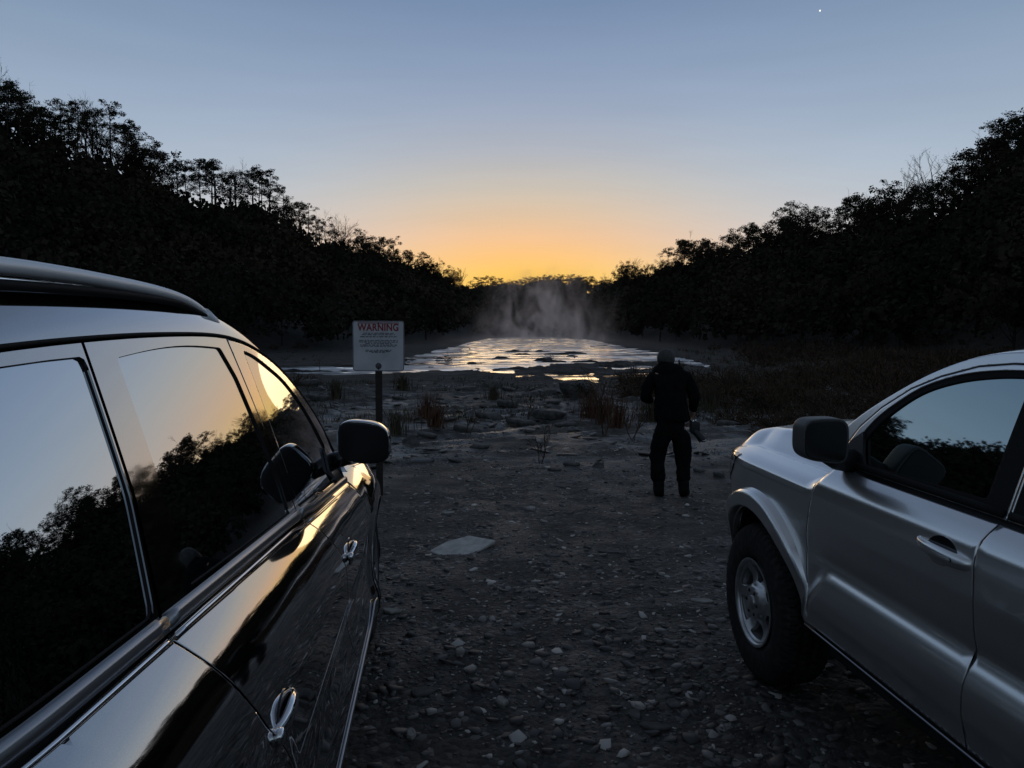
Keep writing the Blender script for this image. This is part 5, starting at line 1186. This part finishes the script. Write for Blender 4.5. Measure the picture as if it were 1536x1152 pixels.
def build_trees():
    r_ = np.random.default_rng(21); cnt = 0
    # ridge line trees, in view
    px = -30.0
    while px < 1570:
        a = pxaz(px); rd = float(np.interp(a, FA, RIDG)); 
        far = 700 <= px < 905
        for row in range(1 if far else (2 if 270 < px < 480 else 3)):
            r = rd*(1-row*.045-r_.uniform(0,.03)); pj = px+r_.uniform(-7,7); aj = pxaz(pj)
            x, y = r*math.sin(aj+YAW), r*math.cos(aj+YAW)
            # desired top from the skyline
            e = float(np.interp(aj, [q[0] for q in SKYT], [q[1] for q in SKYT]))
            top = 1.75+r*math.tan(e); g = gz(x, y); H = top-g+.4
            u = r_.random()
            if pj < 60: kind = 'bare' if u < .3 else 'pine'
            elif 130 < pj < 195: kind = 'bare' if u < .5 else 'pine'
            elif pj < 260: kind = 'pine' if u < .7 else 'leafy'
            elif pj < 450: kind = 'pine' if u < .72 else ('bare' if u < .80 else 'leafy')
            elif pj < 520: kind = 'bare' if u < .4 else 'pine'
            elif pj < 660: kind = 'leafy' if u < .45 else ('bare' if u < .52 else 'pine')
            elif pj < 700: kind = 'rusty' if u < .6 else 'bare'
            elif far: kind = 'leafy' if u < .8 else 'pine'
            elif pj < 1000: kind = 'leafy' if u < .85 else 'bare'
            elif pj < 1360: kind = 'leafy' if u < .45 else ('pine' if u < .93 else 'bare')
            elif pj < 1440: kind = 'bare' if u < .15 else 'pine'
            else: kind = 'pine' if u < .8 else 'leafy'
            H *= (.88, .80, .74)[row]+.2*r_.random()**1.5
            if kind == 'bare': H *= .97
            if far: H *= .9
            H = min(max(H, 5.5), 20)
            e_ = plant(kind, x, y, H, KIND_WORDS[kind]+' '+place_name(pj), 'trees along the ridge line', r_); cnt += 1
            if far: e_.scale = (e_.scale[2]*1.7, e_.scale[2]*1.7, e_.scale[2])
        px += (15 if 270 < px < 480 else 19) if not far else 6
    # single features of the photograph
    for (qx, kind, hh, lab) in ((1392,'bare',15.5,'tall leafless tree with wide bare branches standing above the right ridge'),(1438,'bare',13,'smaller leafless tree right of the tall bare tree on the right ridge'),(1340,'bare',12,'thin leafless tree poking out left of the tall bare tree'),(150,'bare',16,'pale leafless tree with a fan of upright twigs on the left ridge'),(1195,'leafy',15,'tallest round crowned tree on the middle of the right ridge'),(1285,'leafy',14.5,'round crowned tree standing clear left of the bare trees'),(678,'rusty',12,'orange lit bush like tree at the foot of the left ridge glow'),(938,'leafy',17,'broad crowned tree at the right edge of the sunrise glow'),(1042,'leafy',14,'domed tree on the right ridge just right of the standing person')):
        a = pxaz(qx); r = float(np.interp(a, FA, RIDG))*.985; x, y = r*math.sin(a+YAW), r*math.cos(a+YAW)
        e = float(np.interp(a, [q[0] for q in SKYT], [q[1] for q in SKYT])); top = 1.75+r*math.tan(e)+(2.6 if kind == 'bare' and qx > 1000 else .3)
        plant(kind, x, y, max(7,min(24,top-gz(x,y)+.4)), lab, None, r_); cnt += 1
    # trees along the foot of the banks
    for qx, f in [(v, 1.03+.0*v) for v in (20,75,130,190,250,310,365,420,470,515,560,602,640,668,690,708,725)]+[(v,1.02) for v in (905,925,945,965,990,1020,1050,1085,1120,1160,1205,1250,1300,1350,1405,1460,1515)]:
        a = pxaz(qx+r_.uniform(-8,8)); r = float(np.interp(a, FA, FOOT))*(f+r_.uniform(0,.12)); x, y = r*math.sin(a+YAW), r*math.cos(a+YAW)
        kind = ['leafy','bare','shrubby','leafy'][int(r_.integers(4))]
        plant(kind, x, y, {'leafy':8,'bare':7,'shrubby':4}[kind]*r_.uniform(.8,1.2), KIND_WORDS[kind]+(' along the foot of the left bank' if qx < 760 else ' along the foot of the right bank'), 'trees along the river banks', r_); cnt += 1
    print('trees', cnt)
build_trees()
def build_forest():
    """the woods on the slopes: one mass of overlapping crowns"""
    r_ = np.random.default_rng(5); Vs = []; n_leaf = 34
    pts = []
    for _ in range(60000):
        a = r_.uniform(-math.pi, math.pi); f = float(np.interp(a, FA, FOOT)); rd = float(np.interp(a, FA, RIDG)); 
        inview = abs(a) < R(40)
        if not inview and r_.random() > .45: continue
        t = r_.random()**.8; r = f*.92+(rd*((.975 if -R(4) < a < R(7) else (.885 if -R(23) < a < -R(13) else .935)) if inview else .97)-f*.92)*t
        if r_.random() > (r/rd)*.9: continue
        pts.append((r*math.sin(a+YAW), r*math.cos(a+YAW), r, inview))
        if len(pts) >= 5200: break
    P = np.array([(p[0],p[1]) for p in pts]); Z = ground_z(P[:,0], P[:,1]); rr = np.array([p[2] for p in pts]); n = len(P)
    H = r_.uniform(4.5,9.0,n); 
    # keep off the ridge silhouette: limit the top
    W = H*r_.uniform(.32,.5,n)
    k = 95; th = r_.uniform(0,6.28,(n,k)); ph = np.arccos(r_.uniform(-.75,1,(n,k))); rad = r_.uniform(.55,1.0,(n,k))
    x = P[:,0,None]+np.cos(th)*np.sin(ph)*rad*W[:,None]; y = P[:,1,None]+np.sin(th)*np.sin(ph)*rad*W[:,None]; z = Z[:,None]+H[:,None]*(.52+.45*np.cos(ph)*rad)
    C = np.stack([x,y,z],-1).reshape(-1,3); m = len(C)
    s = (np.repeat(.14+.0022*rr, k)*r_.uniform(.5,1.3,m))[:,None]
    a = r_.normal(size=(m,3)); a /= np.linalg.norm(a,axis=1)[:,None]; b = np.cross(a, r_.normal(size=(m,3))); b /= np.linalg.norm(b,axis=1)[:,None]
    V = np.stack([C-a*s-b*s*.3, C+a*s*.2-b*s*.8, C+a*s+b*s*.3, C-a*s*.2+b*s*.8], 1).reshape(-1,3); F = np.arange(m*4).reshape(-1,4)
    tag(link('forest', mesh_np('forest', V, F), M['forest']), 'dark mass of woodland covering the valley slopes below the ridge lines', 'woodland', kind='stuff')
build_forest()

# ------------------------------------------------------------------ low plants
def twig_plant(seed, h, n, depth=2, spread=.5, fan=.5):
    r_ = np.random.default_rng(seed); segs = []; tips = []
    for q in range(n):
        a = r_.uniform(0,6.28); f = fan*r_.uniform(.2,1)
        grow(r_, (r_.normal()*.03,r_.normal()*.03,-.05), (math.cos(a)*f,math.sin(a)*f,1), h*r_.uniform(.5,.8), .008+.004*h, depth, segs, tips, .5, (2,3), spread, .55, .25)
    B = MB()
    for p_, rd in segs: B.tube(p_, np.maximum(rd,.0035), 3, cap=False)
    return B, tips, r_
def build_weeds():
    r_ = np.random.default_rng(8)
    # (px, py base, height px, kind, label)
    W = [(906,655,95,'twig','tall thin leafless sapling left of the standing person in front of the river'),
         (950,662,62,'twig','dark twiggy shrub with a thick stem just left of the person'),
         (928,640,60,'red','tawny clump of dry stems between the sapling and the person'),
         (903,632,70,'red','reddish brown weed clump around the tall sapling'),
         (885,625,48,'red','thin dry weeds left of the reddish clump'),
         (975,632,50,'grass','faded weed clump half behind the person'),
         (640,628,46,'red','reddish weed clump right of the sign post'),
         (655,640,40,'red','lower reddish weed clump nearer than its neighbour by the sign'),
         (700,650,46,'twig','small twiggy weed in the rock shelf right of the sign'),
         (772,612,34,'twig','small dark weed on the rocks at the centre'),
         (790,632,38,'twig','spindly weed on the rock shelf near the centre'),
         (668,556,26,'bush','dense dark shrub at the edge of the pale water'),
         (812,695,60,'twig','fine twiggy weed on the gravel edge left of the wedge rock'),
         (740,600,26,'grass','low grassy clump on the middle of the shelf'),
         (872,598,34,'bush','dense dark bush below the yellow pool'),
         (1065,612,46,'grass','dry weed clump right of the person shoulder'),
         (1105,590,40,'grass','pale weed clump on the right bank'),
         (1160,575,40,'twig','thin weed on the right bank above the pickup bonnet'),
         (1180,600,44,'grass','dense weed clump just above the pickup bonnet'),
         (1215,580,40,'grass','weed clump above the pickup mirror'),
         (1130,620,40,'bush','low shrub left of the pickup bonnet'),
         (1300,560,40,'grass','weed clump on the dark bank above the pickup pillar'),
         (605,585,30,'grass','tuft of weeds just right below the sign'),
         (505,600,34,'grass','weed tuft between the dark car and the sign post'),
         (480,560,26,'twig','small shrub on the left shore behind the dark car'),
         (595,650,40,'grass','grassy tuft at the gravel edge by the black wing mirror'),
         (745,512,22,'bush','small bush on the far left shore at the river bend'),
         (1020,560,30,'twig','thin weeds by the shore behind the head of the person')]
    for i,(px,py,hp,kd,lab) in enumerate(W):
        p = on_ground(px, py); d = float(np.dot(p-EYE, FW)); h = hp*d/FPX
        root = tag(empty('shrub' if kd in ('twig','bush') else 'weed_clump', (p[0],p[1],gz(p[0],p[1]))), lab, 'shrub' if kd in ('twig','bush') else 'weed', 'dry plants on the shore')
        if kd == 'twig':
            B, tips, q = twig_plant(100+i, h, 3, 3, .42, .35); B.build('stems', M['twig'], root)
        elif kd == 'bush':
            B, tips, q = twig_plant(100+i, h*.9, 9, 2, .7, 1.0); B.build('stems', M['twig'], root)
            V, F = leaf_cloud(q, tips, np.full(len(tips), h*.14), 9, h*.035, .8, .6); link('foliage', mesh_np('foliage', V, F), M['needles'], root)
        else:
            # fans of dry blades and stems
            n = 110; a = r_.uniform(0,6.28,n); rr = np.abs(r_.normal(0,h*.33,n)); L_ = h*r_.uniform(.35,1.0,n); x = np.cos(a)*rr; y = np.sin(a)*rr
            lx, ly = r_.normal(0,.16,(2,n))*L_; w = .0035+.0012*d*.35; wx, wy = np.cos(a+1.5)*w, np.sin(a+1.5)*w
            V = np.stack([np.stack([x-wx,y-wy,0*x-.03],1), np.stack([x+wx,y+wy,0*x-.03],1), np.stack([x+lx*.5+wx*.7,y+ly*.5+wy*.7,L_*.55],1), np.stack([x+lx*.5-wx*.7,y+ly*.5-wy*.7,L_*.55],1), np.stack([x+lx*1.3,y+ly*1.3,L_],1)],1).reshape(-1,3)
            b = (np.arange(n)*5)[:,None]; link('blades', mesh_np('blades', V, [b+np.array([[0,1,2,3]]), b+np.array([[3,2,4]])]), M['red_weed'] if kd == 'red' else M['grass'], root)
            B, tips, q = twig_plant(200+i, h*.95, 4, 1, .3, .4); B.build('stems', M['red_weed'] if kd == 'red' else M['twig'], root)
    # thin ground cover
    n = 6500; a = r_.uniform(R(-34), R(36), n); r = np.exp(r_.uniform(math.log(10), math.log(95), n)); x = r*np.sin(a+YAW); y = r*np.cos(a+YAW)
    z = ground_z(x, y); k = (z > WZ+.12) & (r > 18.5) & ((fbm(x/3,y/3,3,15) > .50) | ((a > R(12)) & (r > 15) & (r_.random(n) < .6))); x, y, z, r, a = x[k], y[k], z[k], r[k], a[k]; n = len(x)
    B_ = 7; X = np.repeat(x,B_)+r_.normal(0,.12,n*B_); Y = np.repeat(y,B_)+r_.normal(0,.12,n*B_); Z = np.repeat(z,B_)-.03; rr = np.repeat(r,B_); m = len(X)
    L_ = r_.uniform(.08,.38,m)*np.where(np.repeat(a,B_) > R(12), 1.3, .75); t = r_.uniform(0,6.28,m); w = .003+.0005*rr; lx, ly = r_.normal(0,.35,(2,m))*L_
    V = np.stack([np.stack([X-np.cos(t)*w,Y-np.sin(t)*w,Z],1), np.stack([X+np.cos(t)*w,Y+np.sin(t)*w,Z],1), np.stack([X+lx,Y+ly,Z+L_],1)],1).reshape(-1,3)
    tag(link('grass', mesh_np('grass', V, np.arange(m*3).reshape(-1,3)), M['grass']), 'sparse dry grass between the rocks and over the right bank', 'grass', kind='stuff')
build_weeds()

def build_brush():
    """low scrub on the banks: nobody could count it"""
    r_ = np.random.default_rng(12); n = 2600
    a = np.where(r_.random(n) < .72, r_.uniform(R(8.5), R(44), n), r_.uniform(R(-40), R(-9), n)); r = np.exp(r_.uniform(math.log(15), math.log(100), n))
    x = r*np.sin(a+YAW); y = r*np.cos(a+YAW); z = ground_z(x, y)
    k = (z > WZ+.2) & (fbm(x/7, y/7, 4, 33) > .40) & ((a > 0) | (r > 34)) & ((a < 0) | (r > 15+R(60)*10*0+np.clip((R(20)-a)*60,0,16)))
    x, y, z, r = x[k], y[k], z[k], r[k]; n = len(x); H = r_.uniform(.22,.8,n)*np.clip(r/30,.6,1.5)
    K = 60; d = r_.normal(size=(n,K,3)); d[:,:,2] = np.abs(d[:,:,2]); d /= np.linalg.norm(d,axis=2)[:,:,None]; rad = r_.uniform(.3,1,(n,K,1))**.6
    C = np.stack([x,y,z],1)[:,None,:]+d*rad*H[:,None,None]*np.array([1.1,1.1,1.0])
    C = C.reshape(-1,3); m = len(C); L_ = np.repeat(H,K)*.22; w = .004+.00045*np.repeat(r,K)
    u = d.reshape(-1,3)+r_.normal(size=(m,3))*.35; u /= np.linalg.norm(u,axis=1)[:,None]; v = np.cross(u, r_.normal(size=(m,3))); v /= np.linalg.norm(v,axis=1)[:,None]
    V = np.stack([C-u*L_[:,None]-v*w[:,None], C-u*L_[:,None]+v*w[:,None], C+u*L_[:,None]+v*w[:,None]*.6, C+u*L_[:,None]-v*w[:,None]*.6],1).reshape(-1,3)
    tag(link('brush', mesh_np('brush', V, np.arange(m*4).reshape(-1,4)), M['twig']), 'low dark scrub covering the banks in front of the woods', 'scrub', kind='stuff')
build_brush()

# ------------------------------------------------------------------ mist over the river
def build_mist(name, lab, dist, lat, width, depth, height, dens, scale, lo, hi, stretch, power, bw=.3):
    c = EYE[:2]+np.array([math.sin(YAW), math.cos(YAW)])*dist+np.array([math.cos(YAW), -math.sin(YAW)])*lat
    mb = MB(); mb.box((0,0,height/2),(width,depth,height)); o = mb.build(name, None, None, smooth=False); o.location = (c[0], c[1], WZ-.05); o.rotation_euler[2] = -YAW
    m = bpy.data.materials.new(name+'_air'); m.use_nodes = True; nt = m.node_tree; N = nt.nodes; L = nt.links
    for n in list(N): N.remove(n)
    out = N.new('ShaderNodeOutputMaterial'); v = N.new('ShaderNodeVolumePrincipled'); v.inputs['Color'].default_value = (1,.85,.77,1); v.inputs['Anisotropy'].default_value = .6
    tc = N.new('ShaderNodeTexCoord'); mp = N.new('ShaderNodeMapping'); mp.inputs['Scale'].default_value = stretch; L.new(tc.outputs['Object'], mp.inputs['Vector'])
    nz = N.new('ShaderNodeTexNoise'); nz.inputs['Scale'].default_value = scale; nz.inputs['Detail'].default_value = 5; nz.inputs['Distortion'].default_value = 1.2; L.new(mp.outputs[0], nz.inputs['Vector'])
    mr = N.new('ShaderNodeMapRange'); mr.inputs['From Min'].default_value = lo; mr.inputs['From Max'].default_value = hi; L.new(nz.outputs['Fac'], mr.inputs['Value'])
    sp = N.new('ShaderNodeSeparateXYZ'); L.new(tc.outputs['Generated'], sp.inputs[0])
    def mt(op, a, b=None):
        q = N.new('ShaderNodeMath'); q.operation = op
        for i, w in enumerate((a,b)):
            if w is None: continue
            if isinstance(w,(int,float)): q.inputs[i].default_value = w
            else: L.new(w, q.inputs[i])
        return q.outputs[0]
    up = mt('POWER', mt('MAXIMUM', mt('SUBTRACT', 1.0, sp.outputs['Z']), 0.0), power)
    def bell(x, c, w): # soft bell around c, zero at the faces
        q = mt('DIVIDE', mt('SUBTRACT', x, c), w); g_ = mt('EXPONENT', mt('MULTIPLY', mt('MULTIPLY', q, q), -1.0))
        return mt('MULTIPLY', g_, mt('MINIMUM', mt('MULTIPLY', mt('MULTIPLY', x, mt('SUBTRACT', 1.0, x)), 12.0), 1.0))
    e = mt('MULTIPLY', bell(sp.outputs['X'], .5, bw), bell(sp.outputs['Y'], .5, .4))
    d = mt('MULTIPLY', mt('MULTIPLY', mt('MULTIPLY', mr.outputs[0], up), e), dens); L.new(d, v.inputs['Density']); L.new(v.outputs[0], out.inputs['Volume'])
    o.data.materials.append(m); tag(o, lab, 'mist', kind='stuff')
    m.cycles.volume_sampling = 'DISTANCE' if hasattr(m, 'cycles') else None
build_mist('mist', 'pale plumes of mist rising from the river in front of the far hill', 150, 6.0, 60, 40, 15.5, .75, .24, .525, .72, (1,1,.60), 1.1, .125)
build_mist('mist', 'thin low mist lying on the river surface', 130, 2, 60, 100, 2.0, .025, .12, .38, .70, (1,1,1), 1.6, .28)
